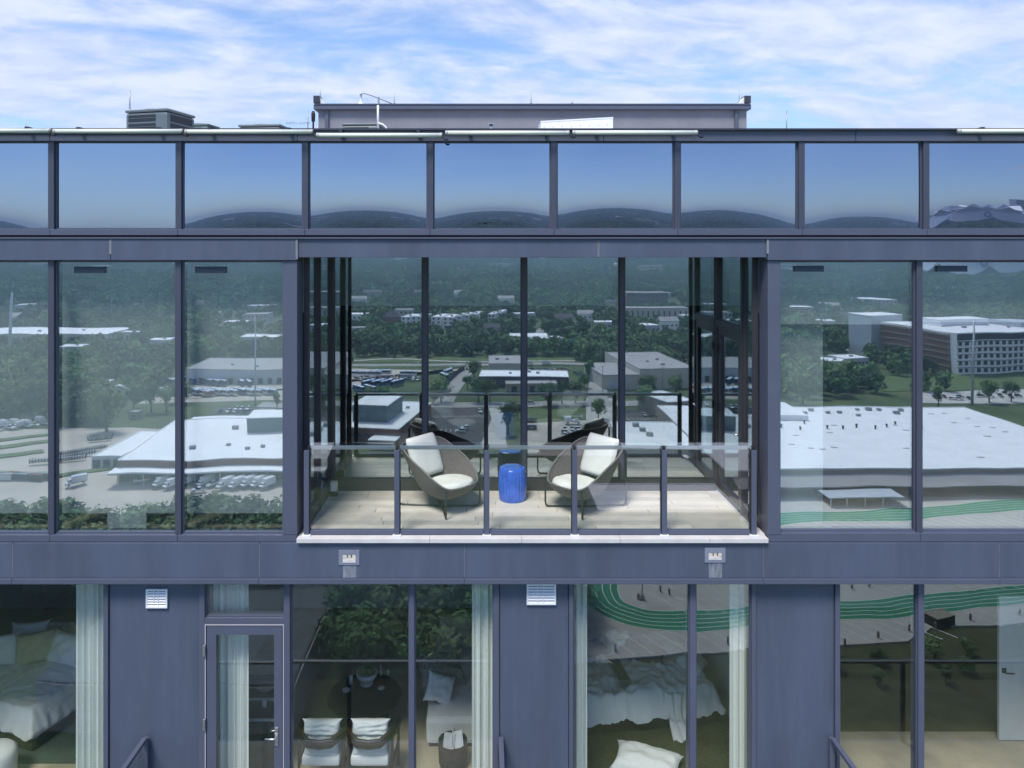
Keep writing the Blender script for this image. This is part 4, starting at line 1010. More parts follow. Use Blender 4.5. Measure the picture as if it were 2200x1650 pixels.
# ---- flat sheets on the ground, each a little above the one below
M_ASPH = mat("asphalt", (.055, .057, .062), .9, 0, .12, .22)
M_ROAD = mat("worn_concrete_road", (.30, .295, .285), .9, 0, .08, .15)
M_CONC = mat("pale_concrete_yard", (.44, .43, .41), .9, 0, .07, .15, detail=8)
M_GRAV = mat("dusty_gravel_yard", (.43, .39, .34), .95, 0, .06, .2, detail=8)
M_LAWN = mat("mown_grass", (.085, .125, .04), .95, 0, .12, .3, detail=7)
M_DIRTG = mat("rough_dry_grass", (.058, .064, .024), .95, 0, .2, .35, detail=7)
M_LINE = mat("white_road_paint", (.75, .75, .73), .8)
M_GREEN = mat("green_track_paint", (.025, .22, .12), .85, 0, .15, .12)
KEEP = []     # polygons kept clear of woodland
LV = [0.03]
def inpoly(x, y, P):
    c = False; n = len(P); j = n - 1
    for i in range(n):
        xi, yi = P[i]; xj, yj = P[j]
        if (yi > y) != (yj > y) and x < (xj - xi) * (y - yi) / (yj - yi) + xi: c = not c
        j = i
    return c
def sheet(name, pts, m, px=True, keep=True):
    P = [G(*p) for p in pts] if px else pts
    LV[0] += .02
    area = sum(P[i][0] * P[(i + 1) % len(P)][1] - P[(i + 1) % len(P)][0] * P[i][1] for i in range(len(P)))
    Q = P if area > 0 else P[::-1]
    o = MB().prism(Q, -.4, LV[0], 'z').build(name, m); tag(o, kind="structure")
    if keep: KEEP.append(P)
    return o
def strip_pts(pts, w_):
    """band of width w_ round a world polyline"""
    Lp, Rp = [], []
    for i, p in enumerate(pts):
        a, b = pts[max(i - 1, 0)], pts[min(i + 1, len(pts) - 1)]; dx, dy = b[0] - a[0], b[1] - a[1]; l = math.hypot(dx, dy) or 1
        nx, ny = -dy / l * w_ / 2, dx / l * w_ / 2
        Lp.append((p[0] + nx, p[1] + ny)); Rp.append((p[0] - nx, p[1] - ny))
    return Lp, Rp
def ribbon(mb, pts, w_, z):
    Lp, Rp = strip_pts(pts, w_); n = len(pts)
    return mb.add([(*p, z) for p in Lp] + [(*p, z) for p in Rp], [(i, n + i, n + i + 1, i + 1) for i in range(n - 1)])
def smooth_path(pts, k=8):
    out_ = []
    P = [pts[0]] + pts + [pts[-1]]
    for i in range(1, len(P) - 2):
        p0, p1, p2, p3 = P[i - 1], P[i], P[i + 1], P[i + 2]
        for s in range(k):
            t = s / k
            out_.append(tuple(.5 * (2 * p1[c] + (p2[c] - p0[c]) * t + (2 * p0[c] - 5 * p1[c] + 4 * p2[c] - p3[c]) * t * t + (3 * p1[c] - p0[c] - 3 * p2[c] + p3[c]) * t ** 3) for c in (0, 1)))
    out_.append(pts[-1]); return out_
def road(name, pts, w_, m, px=True):
    P = smooth_path([G(*p) for p in pts] if px else pts)
    LV[0] += .02
    o = ribbon(MB(), P, w_, LV[0]).build(name, m); tag(o, kind="structure")
    Lp, Rp = strip_pts(P, w_ + 3); KEEP.append(Lp + Rp[::-1]); return o
sheet("bus_yard", [(300, 868), (610, 860), (1010, 790), (1000, 800), (740, 794), (640, 800), (600, 806), (380, 812), (330, 850)], M_GRAV)
sheet("parking_lot", [(390, 935), (620, 935), (620, 874), (470, 876)], M_ASPH)
sheet("yard", [(-260, 1130), (120, 1150), (640, 1130), (640, 930), (390, 925), (230, 920), (60, 925), (-260, 900)], M_GRAV)
sheet("car_park", [(890, 962), (1035, 962), (1058, 905), (1048, 880), (905, 876), (885, 900)], M_ASPH)
sheet("driveway", [(1035, 962), (1090, 962), (1090, 900), (1075, 880), (1052, 880), (1058, 905)], M_CONC)
sheet("works_yard", [(1135, 980), (1330, 980), (1330, 905), (1260, 908), (1135, 915)], M_GRAV)
sheet("lawn", [(1135, 914), (1262, 906), (1262, 885), (1135, 885)], M_LAWN)
sheet("side_street", [(1262, 980), (1335, 980), (1322, 860), (1264, 860)], M_CONC)
sheet("car_park", [(1338, 935), (1475, 935), (1475, 885), (1338, 885)], M_ASPH)
sheet("verge", [(640, 795), (1010, 791), (1000, 782), (640, 786)], M_LAWN)
sheet("meadow", [(640, 780), (1240, 783), (1240, 770), (640, 772)], M_LAWN)
sheet("meadow", [(1480, 800), (1860, 790), (1870, 760), (1480, 775)], M_LAWN)
sheet("verge", [(1870, 845), (2260, 835), (2260, 800), (1870, 812)], M_LAWN)
sheet("lot", [(1970, 868), (2300, 872), (2300, 835), (1975, 845)], M_CONC)
road("street", [(560, 872), (760, 874), (900, 874), (1100, 874), (1330, 872), (1480, 868), (1660, 880)], 14, M_ROAD)
road("street", [(955, 868), (975, 835), (1005, 800), (1025, 783)], 11, M_ROAD)
road("street", [(1290, 870), (1290, 830), (1296, 800), (1290, 790)], 12, M_ROAD)
road("footpath", [(640, 782), (760, 778), (830, 774), (900, 775), (1000, 780), (1240, 778)], 4, M_CONC)
road("footpath", [(1480, 782), (1560, 768), (1680, 745), (1730, 738), (1860, 760)], 4, M_CONC)
road("street", [(620, 789), (900, 787), (1100, 786), (1250, 785), (1480, 800)], 10, M_ROAD)
road("street", [(1180, 735), (1160, 715), (1190, 700), (1310, 680)], 9, M_ROAD)
road("street", [(-100, 760), (120, 745), (220, 740), (300, 735)], 9, M_ROAD)
# the big car park at the foot of the tower with its painted green track
sheet("car_park", [(1190, 1432), (1612, 1398), (1960, 1385), (2000, 1352), (2500, 1332), (2500, 1040), (1600, 1060), (1210, 1180)], M_CONC)
LV[0] += .02
def track(name, pts):
    P = smooth_path([G(*p) for p in pts], 10)
    o = ribbon(MB(), P, 9.5, LV[0] + .01).build(name, M_GREEN); tag(o, kind="structure")
    mb = MB()
    for k in range(6):
        off = -4.75 + 9.5 * k / 5
        Q = []
        for i, p in enumerate(P):
            a, b = P[max(i - 1, 0)], P[min(i + 1, len(P) - 1)]; dx, dy = b[0] - a[0], b[1] - a[1]; l = math.hypot(dx, dy) or 1
            Q.append((p[0] - dy / l * off, p[1] + dx / l * off))
        ribbon(mb, Q, .20, LV[0] + .025)
    mb.build("lane_line", M_LINE, o)
track("running_track", [(2420, 1088), (2200, 1096), (2080, 1106), (1960, 1112), (1840, 1122), (1680, 1122), (1580, 1146), (1450, 1176), (1350, 1202), (1292, 1245), (1296, 1292), (1345, 1322), (1430, 1338), (1540, 1335), (1640, 1322), (1760, 1316), (1900, 1312), (1960, 1304), (2080, 1290), (2200, 1278), (2420, 1262)])
stm = MB()
def stalls(p0, p1, n, ln, ang):
    a, b = G(*p0), G(*p1)
    for i in range(n):
        t = i / max(1, n - 1); x, y = a[0] + (b[0] - a[0]) * t, a[1] + (b[1] - a[1]) * t
        ribbon(stm, [(x, y), (x + ln * math.cos(ang), y + ln * math.sin(ang))], .27, LV[0] + .03)
A_ = math.radians(57)
stalls((1300, 1370), (1600, 1358), 9, 10, A_); stalls((1650, 1352), (1960, 1338), 10, 10, A_); stalls((2070, 1318), (2420, 1305), 11, 9, A_)
stalls((1365, 1262), (1640, 1250), 9, 11, A_); stalls((1420, 1290), (1640, 1280), 7, 9, A_); stalls((1650, 1252), (2420, 1218), 26, 11, A_)
stalls((1660, 1075), (2420, 1052), 34, 9, A_); stalls((1690, 1135), (2420, 1112), 30, 12, A_); stalls((1400, 1215), (2420, 1175), 36, 10, A_)
stalls((905, 900), (1040, 898), 14, 5, math.radians(60)); stalls((905, 930), (1000, 930), 10, 5, math.radians(90)); stalls((470, 882), (608, 880), 18, 5, math.radians(100)); stalls((420, 915), (608, 912), 20, 5, math.radians(100)); stalls((1345, 905), (1470, 905), 12, 5, math.radians(70))
# hatched corner
for k in range(5): 
    x, y = G(1245 + k * 8, 1408); ribbon(stm, [(x, y), (x + 3.2, y + 4.2)], .22, LV[0] + .03)
o = stm.build("parking_stripes", M_LINE); tag(o, kind="stuff")
# slope below the car park
sheet("grass_bank", [(1150, 1442), (1612, 1404), (1960, 1391), (2000, 1358), (2600, 1338), (2900, 1800), (1000, 1800)], M_DIRTG)

# ---- low buildings
M_ROOFW = mat("white_roof_membrane", (.80, .81, .83), .7, 0, .10, .07, detail=9)
def seams(m, w_, h_):
    t = m.node_tree; b = t.nodes["Principled BSDF"]; src = b.inputs["Base Color"].links[0].from_socket; co = t.nodes.new("ShaderNodeTexCoord")
    br = t.nodes.new("ShaderNodeTexBrick"); br.inputs["Scale"].default_value = 1; br.inputs["Brick Width"].default_value = w_; br.inputs["Row Height"].default_value = h_; br.inputs["Mortar Size"].default_value = .09; br.inputs["Mortar Smooth"].default_value = .5
    br.inputs["Color1"].default_value = (1, 1, 1, 1); br.inputs["Color2"].default_value = (.95, .955, .96, 1); br.inputs["Mortar"].default_value = (.84, .85, .86, 1)
    mx_ = t.nodes.new("ShaderNodeMix"); mx_.data_type = 'RGBA'; mx_.blend_type = 'MULTIPLY'; mx_.inputs[0].default_value = 1
    t.links.new(co.outputs["Object"], br.inputs[0]); t.links.new(src, mx_.inputs[6]); t.links.new(br.outputs[0], mx_.inputs[7]); t.links.new(mx_.outputs[2], b.inputs["Base Color"])
seams(M_ROOFW, 30, 3.1)
M_ROOFG = mat("grey_roof_membrane", (.33, .32, .32), .85, 0, .1, .12, detail=7)
M_BRICK = mat("red_brick", (.20, .10, .075), .9, 0, .5, .15)
M_BEIGE2 = mat("beige_cladding", (.48, .45, .40), .85, 0, .2, .08)
M_TEAL = mat("teal_metal_siding", (.13, .19, .21), .6, 0, .3, .08)
M_SIDING = mat("pale_blue_metal_siding", (.42, .46, .52), .55, .1, .3, .06)
M_DOCK = mat("dark_opening", (.02, .022, .025), .8)
M_PANE = mat("dark_window_pane", (.03, .04, .055), .15)
M_TRIM = mat("pale_trim", (.6, .6, .6), .6)
M_TAN = mat("tan_cladding", (.30, .27, .22), .85, 0, .3, .1)
M_CHAR = mat("charcoal_cladding", (.05, .05, .06), .8)
def hvac(t, x, y, z, s=1.0):
    u = MB().cbox(-1.1 * s, 1.1 * s, -.8 * s, .8 * s, 0, 1.2 * s, .08).build("roof_unit", mat("roof_unit_metal", (.30, .32, .33), .6, .2, .8, .12), t, (x, y, z))
    MB().box(-1.12 * s, 1.12 * s, -.82 * s, -.801 * s, .3 * s, .9 * s).build("louvre", M_DOCK, u)
SHARE = {}
def bwin(t, x, y, z, w_, h_, m=None):
    k = ("w", round(w_, 2), round(h_, 2))
    if k not in SHARE:
        SHARE[k] = (MB().box(-w_ / 2, w_ / 2, -.02, .06, -h_ / 2, h_ / 2).mesh("window", M_TRIM), MB().box(-w_ / 2 + .1, w_ / 2 - .1, .0601, .075, -h_ / 2 + .1, h_ / 2 - .1).mesh("pane", M_PANE))
    a, b = SHARE[k]; wn = link("window", a, t, (x, y, z)); link("pane", b, wn)
def building(nm, lab, px0, px1, py, depth, h, wall, roof, wins=None, door=0, units=(), parapet=.5, rot=0.0, cat="building", group=None, overhang=0.0, skylights=0):
    """flat roofed building; its front base edge runs from px0 to px1 at row py; local +y faces the tower"""
    (x0, y0), (x1, _) = G(px0, py), G(px1, py)
    L_ = x1 - x0
    t = thing(nm, lab, cat, ((x0 + x1) / 2, y0, 0), rot, group); a = L_ / 2
    MB().box(-a, a, -depth, 0, -.5, h).build("wall", wall, t)
    r = MB(); ov = overhang
    if parapet:
        q = .35
        r.box(-a - ov - .05, a + ov + .05, -q, .05 + ov, h + .002, h + parapet).box(-a - ov - .05, a + ov + .05, -depth - .05, -depth + q, h + .002, h + parapet).box(-a - ov - .05, -a + q, -depth + q, -q, h + .002, h + parapet).box(a - q, a + ov + .05, -depth + q, -q, h + .002, h + parapet)
    r.box(-a + .4, a - .4, -depth + .4, -.4, h + .004, h + .15)
    r.build("roof", roof, t)
    if wins:
        n, rows, ww, wh = wins
        for j in range(rows):
            for i in range(n): bwin(t, -a + (i + .5) * L_ / n, 0, (j + .55) * h / rows, ww, wh)
    for k in range(door):
        dw = min(3.4, L_ / door * .7); MB().box(-dw / 2, dw / 2, .003, .05, 0, min(4.2, h * .75)).build("dock_door", M_DOCK, t, (-a + (k + .5) * L_ / door, 0, 0))
    for i, (ux, uy) in enumerate(units): hvac(t, ux * a, -uy * depth, h + .15, R.uniform(.8, 1.3))
    for i in range(skylights):
        MB().cbox(-1.2, 1.2, -.6, .6, 0, .3, .08).build("skylight", M_TRIM, t, (R.uniform(-.85, .85) * a, -R.uniform(.1, .9) * depth, h + .15))
    c, s = math.cos(rot), math.sin(rot); cx, cy2 = (x0 + x1) / 2, y0; e = 4; ef = 8 + max(0, -y0 - 400) * .13
    KEEP.append([(cx + p * c - q * s, cy2 + p * s + q * c) for p, q in ((-a - e, ef), (a + e, ef), (a + e, -depth - e), (-a - e, -depth - e))])
    return t, a, depth, h
# left window
building("office_building", "long low beige office with a white roof among trees far left", -160, 232, 738, 60, 9, M_BEIGE2, M_ROOFW, (34, 1, 2.2, 2.2), 0, ((-.6, .5), (.1, .4), (.5, .6)))
building("bus_garage", "pale blue metal bus garage with dark bays behind rows of coaches", 396, 640, 824, 52, 9.5, M_SIDING, M_ROOFG, None, 11, ((-.3, .4), (.2, .3)), rot=math.radians(-3))
building("site_office", "small two storey white office hut beside the trees", 196, 232, 846, 9, 7, M_SIDING, M_ROOFW, (3, 2, 1.5, 1.3))
building("house", "white cottage high among the trees left of the balcony", 448, 466, 684, 18, 9, M_WHITE, M_ROOFW, (2, 1, 2.5, 2.5))
building("house", "pale low house with wide roof in the trees left of the balcony", 478, 530, 706, 20, 8, M_BEIGE2, M_ROOFW, (5, 1, 2.5, 2.5))
building("house", "larger pale block on the rise left of the balcony", 522, 580, 694, 25, 12, M_BEIGE2, M_ROOFG, (6, 2, 2.5, 2.5))
building("shed", "low white roofed shed at the wood edge above the bus garage", 512, 640, 738, 25, 6, M_SIDING, M_ROOFW)
building("kiosk", "tiny grey booth at the corner of the asphalt lot", 278, 300, 904, 6, 4, M_TAN, M_ROOFG, (1, 1, 2, 1.6))
t, a, dp, h = building("depot", "wide white roofed depot with a brick fascia above its loading dock", 262, 700, 1036, 70, 8, M_BRICK, M_ROOFW, None, 14, ((-.45, .25), (-.1, .3), (.15, .2), (.3, .25), (.1, .65), (-.2, .7)), parapet=.4, rot=math.radians(-5))
x = MB().box(-a - 1, a, .05, 7, 5.0, 5.5).build("dock_canopy", M_ROOFW, t); MB().box(-a - 1.01, a, 6.9, 7.02, 4.7, 5.0).build("canopy_edge", M_TEAL, t)
for k in range(9): MB().box(-.15, .15, -.15, .15, 0, 4.99).build("canopy_post", M_TRIM, t, (-a + 3 + k * (2 * a - 6) / 8, 6.5, 0))
MB().box(-a * .02, a * .98, -58, -42, h + .16, h + 6.5).build("roof_house", M_TEAL, t); MB().box(-a * .02 - .2, a * .98 + .2, -58.2, -41.8, h + 6.502, h + 6.8).build("roof_house_cap", M_ROOFW, t)
MB().box(-a * .98, a * .1, -dp - 16, -dp - .1, -.3, 5.5).build("annex", M_TEAL, t); MB().box(-a * .98 - .2, a * .1 + .2, -dp - 16.2, -dp - .05, 5.502, 5.8).build("annex_roof", M_ROOFW, t)
building("low_annex", "low white roofed annex left of the brick fascia depot beside the reels", 196, 262, 1012, 44, 4.5, M_SIDING, M_ROOFW, None, 3)
for pts in ([(-200, 968), (110, 935), (114, 939), (-200, 976)], [(-200, 985), (120, 948), (124, 953), (-200, 994)], [(-200, 1003), (95, 972), (98, 978), (-200, 1013)], [(100, 1030), (240, 1012), (244, 1016), (104, 1036)]): sheet("grass_strip", pts, M_LAWN)
t = thing("storage_tent", "white humped storage tent at the end of the slanting coach row", "tent", (*G(278, 848), 0), .3)
mb = MB(); mb.prism([(10 * math.cos(math.pi * k / 10), 7 * math.sin(math.pi * k / 10) ** .7) for k in range(11)], -8, 8, 'y'); mb.build("cover", M_WHITE, t); MB().prism([(3 * math.cos(math.pi * k / 8), 4.5 * math.sin(math.pi * k / 8)) for k in range(9)], 8.01, 8.1, 'y').build("opening", M_DOCK, t)
for k in range(9):
    X, Y = G(-40 + k * 17, 1034 + (k % 2) * 3); t = thing("shipping_container", "%s shipping container in the lower yard, %s of the row" % (("grey", "rust red", "slate blue")[k % 3], ("first", "second", "third", "fourth", "fifth", "sixth", "seventh", "eighth", "last")[k]), "container", (X, Y, .2), .1, "shipping containers in the lower yard")
    MB().cbox(-3, 3, -1.2, 1.2, 0, 2.6, .05).build("body", (M_ROOFG, M_BRICK, M_TEAL)[k % 3], t); MB().box(-2.9, 2.9, 1.201, 1.24, .2, 2.4).build("corrugation", M_TRIM if k % 3 == 0 else M_CHAR, t)
# balcony view
building("workshop", "low cream workshop at the far left of the balcony view", 700, 786, 692, 25, 9, M_WHITE, M_ROOFW, (8, 1, 2.5, 3))
building("ruin", "pale roofless block house on the gravel at the far left of the balcony view", 745, 790, 722, 14, 8, M_BEIGE2, M_ROOFG, (3, 1, 2.5, 3))
building("shed", "long white roofed shed in the trees below the white terrace", 1100, 1180, 738, 30, 6, M_SIDING, M_ROOFW)
t, a, dp, h = building("brick_house", "brick house with a steep dark hip roof beside the white terrace", 820, 862, 702, 14, 11, M_BRICK, M_ROOFG, (3, 2, 1.8, 2.4), parapet=0)
MB().add([(-a - .5, .5, h), (a + .5, .5, h), (a + .5, -dp - .5, h), (-a - .5, -dp - .5, h), (-a * .3, -dp / 2, h + 7), (a * .3, -dp / 2, h + 7)], [(0, 1, 5, 4), (1, 2, 5), (2, 3, 4, 5), (3, 0, 4), (3, 2, 1, 0)]).build("hip_roof", M_CHAR, t); MB().box(-a * .9, -a * .7, -5, -4, h, h + 9).build("chimney", M_BRICK, t)
for i, (p0, p1, py, lab) in enumerate(((862, 884, 705, "first white townhouse of the terrace, next to the brick house"), (886, 906, 704, "second white townhouse of the terrace"), (925, 948, 705, "third white townhouse, left of a dark gap"), (950, 975, 706, "broad fronted white townhouse in the middle of the terrace"), (977, 990, 703, "white townhouse set back behind a round tree"), (992, 1008, 700, "white townhouse at the rising end of the terrace"), (1010, 1026, 697, "last long white townhouse of the terrace"), (1050, 1066, 697, "detached white townhouse across the lane"), (1066, 1080, 693, "rearmost white townhouse across the lane"))):
    t, a, dp, h = building("townhouse", lab, p0, p1, py, 40, 12.5, M_WHITE, M_ROOFW, (2, 3, 2.4, 2.4), 0, ((.3, .3), (-.3, .6)), rot=math.radians(12), group="white townhouses in the terrace")
    MB().box(-a * .5, a * .5, .08, .5, .5, 3).build("porch", M_CHAR, t)
building("building", "unfinished grey building with red sheeting behind the brick house", 848, 888, 690, 20, 14, M_BEIGE2, M_ROOFG, (4, 2, 2.5, 2.5)); 
building("warehouse", "cream flat roofed warehouse behind the dark fronted shop", 1052, 1130, 812, 40, 9, M_BEIGE2, M_ROOFG, None, 2, ((.1, .5), (-.5, .5)))
building("shop", "white roofed shop with a dark front beside the street corner", 1030, 1225, 836, 24, 7, M_CHAR, M_ROOFW, (9, 1, 3, 1.6), 0, ((-.3, .5), (.3, .5), (.1, .7)), rot=math.radians(4))
building("lean_to", "tan roofed lean to in front of the white roofed shop", 1090, 1200, 846, 11, 5, M_TAN, M_ROOFG, None, 3)
t, a, dp, h = building("warehouse", "wide pale grey warehouse with one roller door across the street", 1372, 1500, 838, 75, 13, M_BEIGE2, M_ROOFG, None, 0, ((-.2, .4), (.3, .5), (.1, .2)), rot=math.radians(-6))
MB().box(-a - 22, -a - .01, -50, -1, -.3, 9).build("annex", M_BEIGE2, t); MB().box(-a - 22.2, -a - .02, -50.2, -.8, 9.002, 9.5).build("annex_roof", M_ROOFG, t); MB().box(-a - 18, -a - 8, -.99, -.9, 0, 5.5).build("roller_door", M_SIDING, t); MB().box(a * .2, a * .32, .01, .05, 3, 6).build("hatch", M_TAN, t)
building("terrace", "long pale panelled hall on the rise at the right of the balcony view", 1340, 1480, 690, 30, 16, M_BEIGE2, M_ROOFG, (12, 1, 2, 8))
building("mill", "brown brick mill with white window bays near the top right of the balcony view", 1345, 1435, 655, 40, 20, M_BRICK, M_ROOFG, (10, 2, 5, 5))
building("house", "small white house with lawn right of the mill", 1415, 1440, 646, 20, 14, M_SIDING, M_ROOFW, (2, 1, 4, 4))
t, a, dp, h = building("showroom", "brick walled store with a white roof and teal block seen left in the balcony", 700, 858, 960, 60, 7, M_BRICK, M_ROOFW, (10, 1, 2.5, 2), 0, ((.2, .7), (.5, .75)), rot=math.radians(10))
MB().box(-a * .6, a * .45, -38, -12, h + .16, h + 8).build("upper_block", M_TEAL, t); MB().box(-a * .6 - .3, a * .45 + .3, -38.3, -11.7, h + 8.002, h + 8.4).build("upper_roof", M_ROOFW, t)
MB().box(a * .3, a * 1.05, .05, 9, 3.8, 4.3).build("entrance_canopy", M_ROOFW, t)
building("hall", "big white roofed hall at the right of the balcony view", 1340, 1545, 1010, 42, 8.2, M_BEIGE2, M_ROOFW, None, 0, ((-.5, .8), (-.4, .6), (-.3, .4)), rot=math.radians(4))
building("clinic", "tan walled clinic at the edge of the small car park", 1432, 1500, 905, 30, 9, M_TAN, M_ROOFW, (5, 2, 2, 2), rot=math.radians(-20))
building("annex_hall", "white roofed annex close below the tower mirrored faintly in the railing glass", 1285, 1590, 1150, 26, 7.6, M_TAN, M_ROOFW, None, 4)
# right window
t, a, dp, h = building("supermarket", "huge white roofed store with a grey awning beside the green running track", 1560, 2480, 1066, 105, 9, M_TAN, M_ROOFW, None, 0, [(-.74 + .075 * k, R.choice((.80, .86, .92))) for k in range(18)], parapet=.5, skylights=26)
MB().prism([(.06, 7.6), (.06, 7.2), (7, 4.6), (7, 5.0)], -a + 2, a, 'x').build("awning", M_ROOFG, t)
MB().prism([(.0, 0), (0, 0)], 0, 0.001, 'x') if False else None
MB().box(-a * .62, -a * .28, 7.1, 16, 3.6, 4.0).build("loading_canopy", M_SIDING, t); MB().box(-a * .60, -a * .30, .1, 7, 0, 4.4).build("loading_bay", M_DOCK, t)
for k in range(5): MB().box(-.15, .15, -.15, .15, 0, 3.6).build("canopy_post", M_TRIM, t, (-a * .61 + k * a * .078, 15.6, 0))
MB().box(-a * .72, -a * .20, -dp * .995, -dp * .72, h + .16, h + 2.6).build("raised_roof", M_ROOFW, t)
for k in range(14): MB().lathe([(.4, 0), (.4, 1.1), (.6, 1.15), (.6, 1.5), (.1, 1.6)], 8).build("roof_vent", M_CHAR, t, (-a * .8 + k * a * .09, -dp * R.uniform(.55, .68), h + .15))
for k in range(16): MB().box(-.05, .05, .051, .09, h - .3, h + .48).build("gutter_joint", M_CHAR, t, (-a * .95 + k * a * .12, 0, 0))
t, a, dp, h = building("apartment_block", "large white and brown apartment block under repair above the store", 2035, 2440, 800, 80, 30, M_WHITE, M_ROOFW, (26, 6, 3.2, 3.0), 0, ((-.5, .4), (.1, .4), (.5, .3)), rot=math.radians(-9), cat="apartment block")
for k in range(6): MB().box(-a - .4, a, .09, .7, 4.6 + k * 4.9, 4.9 + k * 4.9).build("balcony_slab", M_CHAR, t)
MB().box(-a, a, .02, .35, 25.3, 29.6).build("attic_band", M_CHAR, t)
MB().box(-a - .3, -a - .01, -dp, -6, 0, 29).build("brown_gable", mat("brown_cladding", (.20, .12, .085), .8, 0, .3, .2), t)
for k in range(6): MB().box(-a - .9, -a - .31, -dp, -6, 3.9 + k * 4.8, 4.3 + k * 4.8).build("balcony_slab", M_TAN, t)
MB().box(-a - 6, -a + 24, -dp - 34, -dp - 4, -.3, 35).build("rear_wing", M_SIDING, t); MB().box(-a - 6.3, -a + 24.3, -dp - 34.3, -dp - 3.7, 35.002, 35.6).build("rear_wing_roof", M_ROOFW, t)
MB().box(-a + 30, -a + 75, -dp + 8, -dp + 30, 30.2, 35).build("penthouse", M_WHITE, t); MB().box(-a + 29.6, -a + 75.4, -dp + 7.6, -dp + 30.4, 35.002, 35.5).build("penthouse_roof", M_ROOFW, t); MB().box(-a + 84, -a + 104, -dp + 20, -dp + 50, 30.2, 34).build("penthouse", M_SIDING, t)
building("school", "pale school building far behind the trees at the right", 1855, 1930, 664, 40, 16, M_BEIGE2, M_ROOFW, (8, 2, 3, 3))
building("house", "low white roofed house far away at the right", 1690, 1745, 672, 25, 8, M_TAN, M_ROOFW, (5, 1, 3, 3))
building("bus_shelter", "small open fronted dark shelter beside the running track", 2003, 2058, 1352, 3.6, 2.7, mat("brown_shelter_boards", (.05, .045, .04), .8, 0, 2, .3), M_TAN, None, 1, rot=math.radians(-20), parapet=.2)
# arena and office tower on the skyline
def arena():
    cx, cy2 = 1440, -2130
    t = thing("arena", "angular silver petal sided arena on the far skyline at the right", "arena", (cx, cy2, 0))
    M_SIL = mat("silver_panels", (.48, .52, .60), .4, .2, .02, .08); M_ARG = mat("arena_glazing", (.10, .14, .24), .3)
    MB().lathe([(120, 0), (128, 40), (118, 70), (95, 84)], 40).build("bowl", M_ARG, t)
    for k in range(8):
        a0, am, a1 = (k - .52) * math.pi / 4, k * math.pi / 4, (k + .52) * math.pi / 4
        P = lambda a, r, z: (r * math.sin(a), r * math.cos(a), z)
        vs_ = [P(a0, 135, 42), P(a0, 128, 70), P(am, 136, 96), P(a1, 128, 70), P(a1, 135, 42), P(am + .30, 142, 30), P(am, 146, 8), P(am - .30, 142, 30)]
        vi = [(p[0] * .93, p[1] * .93, p[2]) for p in vs_]
        n = 8; fs = [tuple(range(n)), tuple(range(n, 2 * n))[::-1]] + [(i, n + i, n + (i + 1) % n, (i + 1) % n) for i in range(n)]
        MB().add(vs_ + vi, fs).build("petal", M_SIL, t)
        MB().add([P(am - .25, 122, 84), P(am, 110, 110), P(am + .25, 122, 84), P(am, 40, 92)], [(0, 1, 2), (0, 2, 3), (1, 0, 3), (2, 1, 3)]).build("roof_fin", M_SIL, t)
    em = MB(); n = 28
    ring = [(9 * math.cos(2 * math.pi * k / n), 15 * math.sin(2 * math.pi * k / n)) for k in range(n)]
    em.add([(x_, 0, z_) for x_, z_ in ring] + [(x_ * .55, 0, z_ * .62) for x_, z_ in ring], [(k, (k + 1) % n, n + (k + 1) % n, n + k) for k in range(n)])
    o = em.build("emblem", M_ARG, t, (-66, 128, 52)); o.rotation_euler = (math.radians(-6), 0, math.radians(28))
    KEEP.append([(cx - 150, cy2 + 150), (cx + 150, cy2 + 150), (cx + 150, cy2 - 150), (cx - 150, cy2 - 150)])
arena()
bpy.data.objects['arena'].scale = (1.15, 1.15, 1.30)
t = thing("office_tower", "tall slab tower on the skyline beside the arena at the right edge", "tower", (1700, -2260, 0)); MB().box(-35, 35, -20, 20, 0, 190).build("wall", M_SIDING, t)
for j in range(12): MB().box(-34, 34, 20.01, 20.4, 10 + j * 15, 18 + j * 15).build("window_band", M_PANE, t)
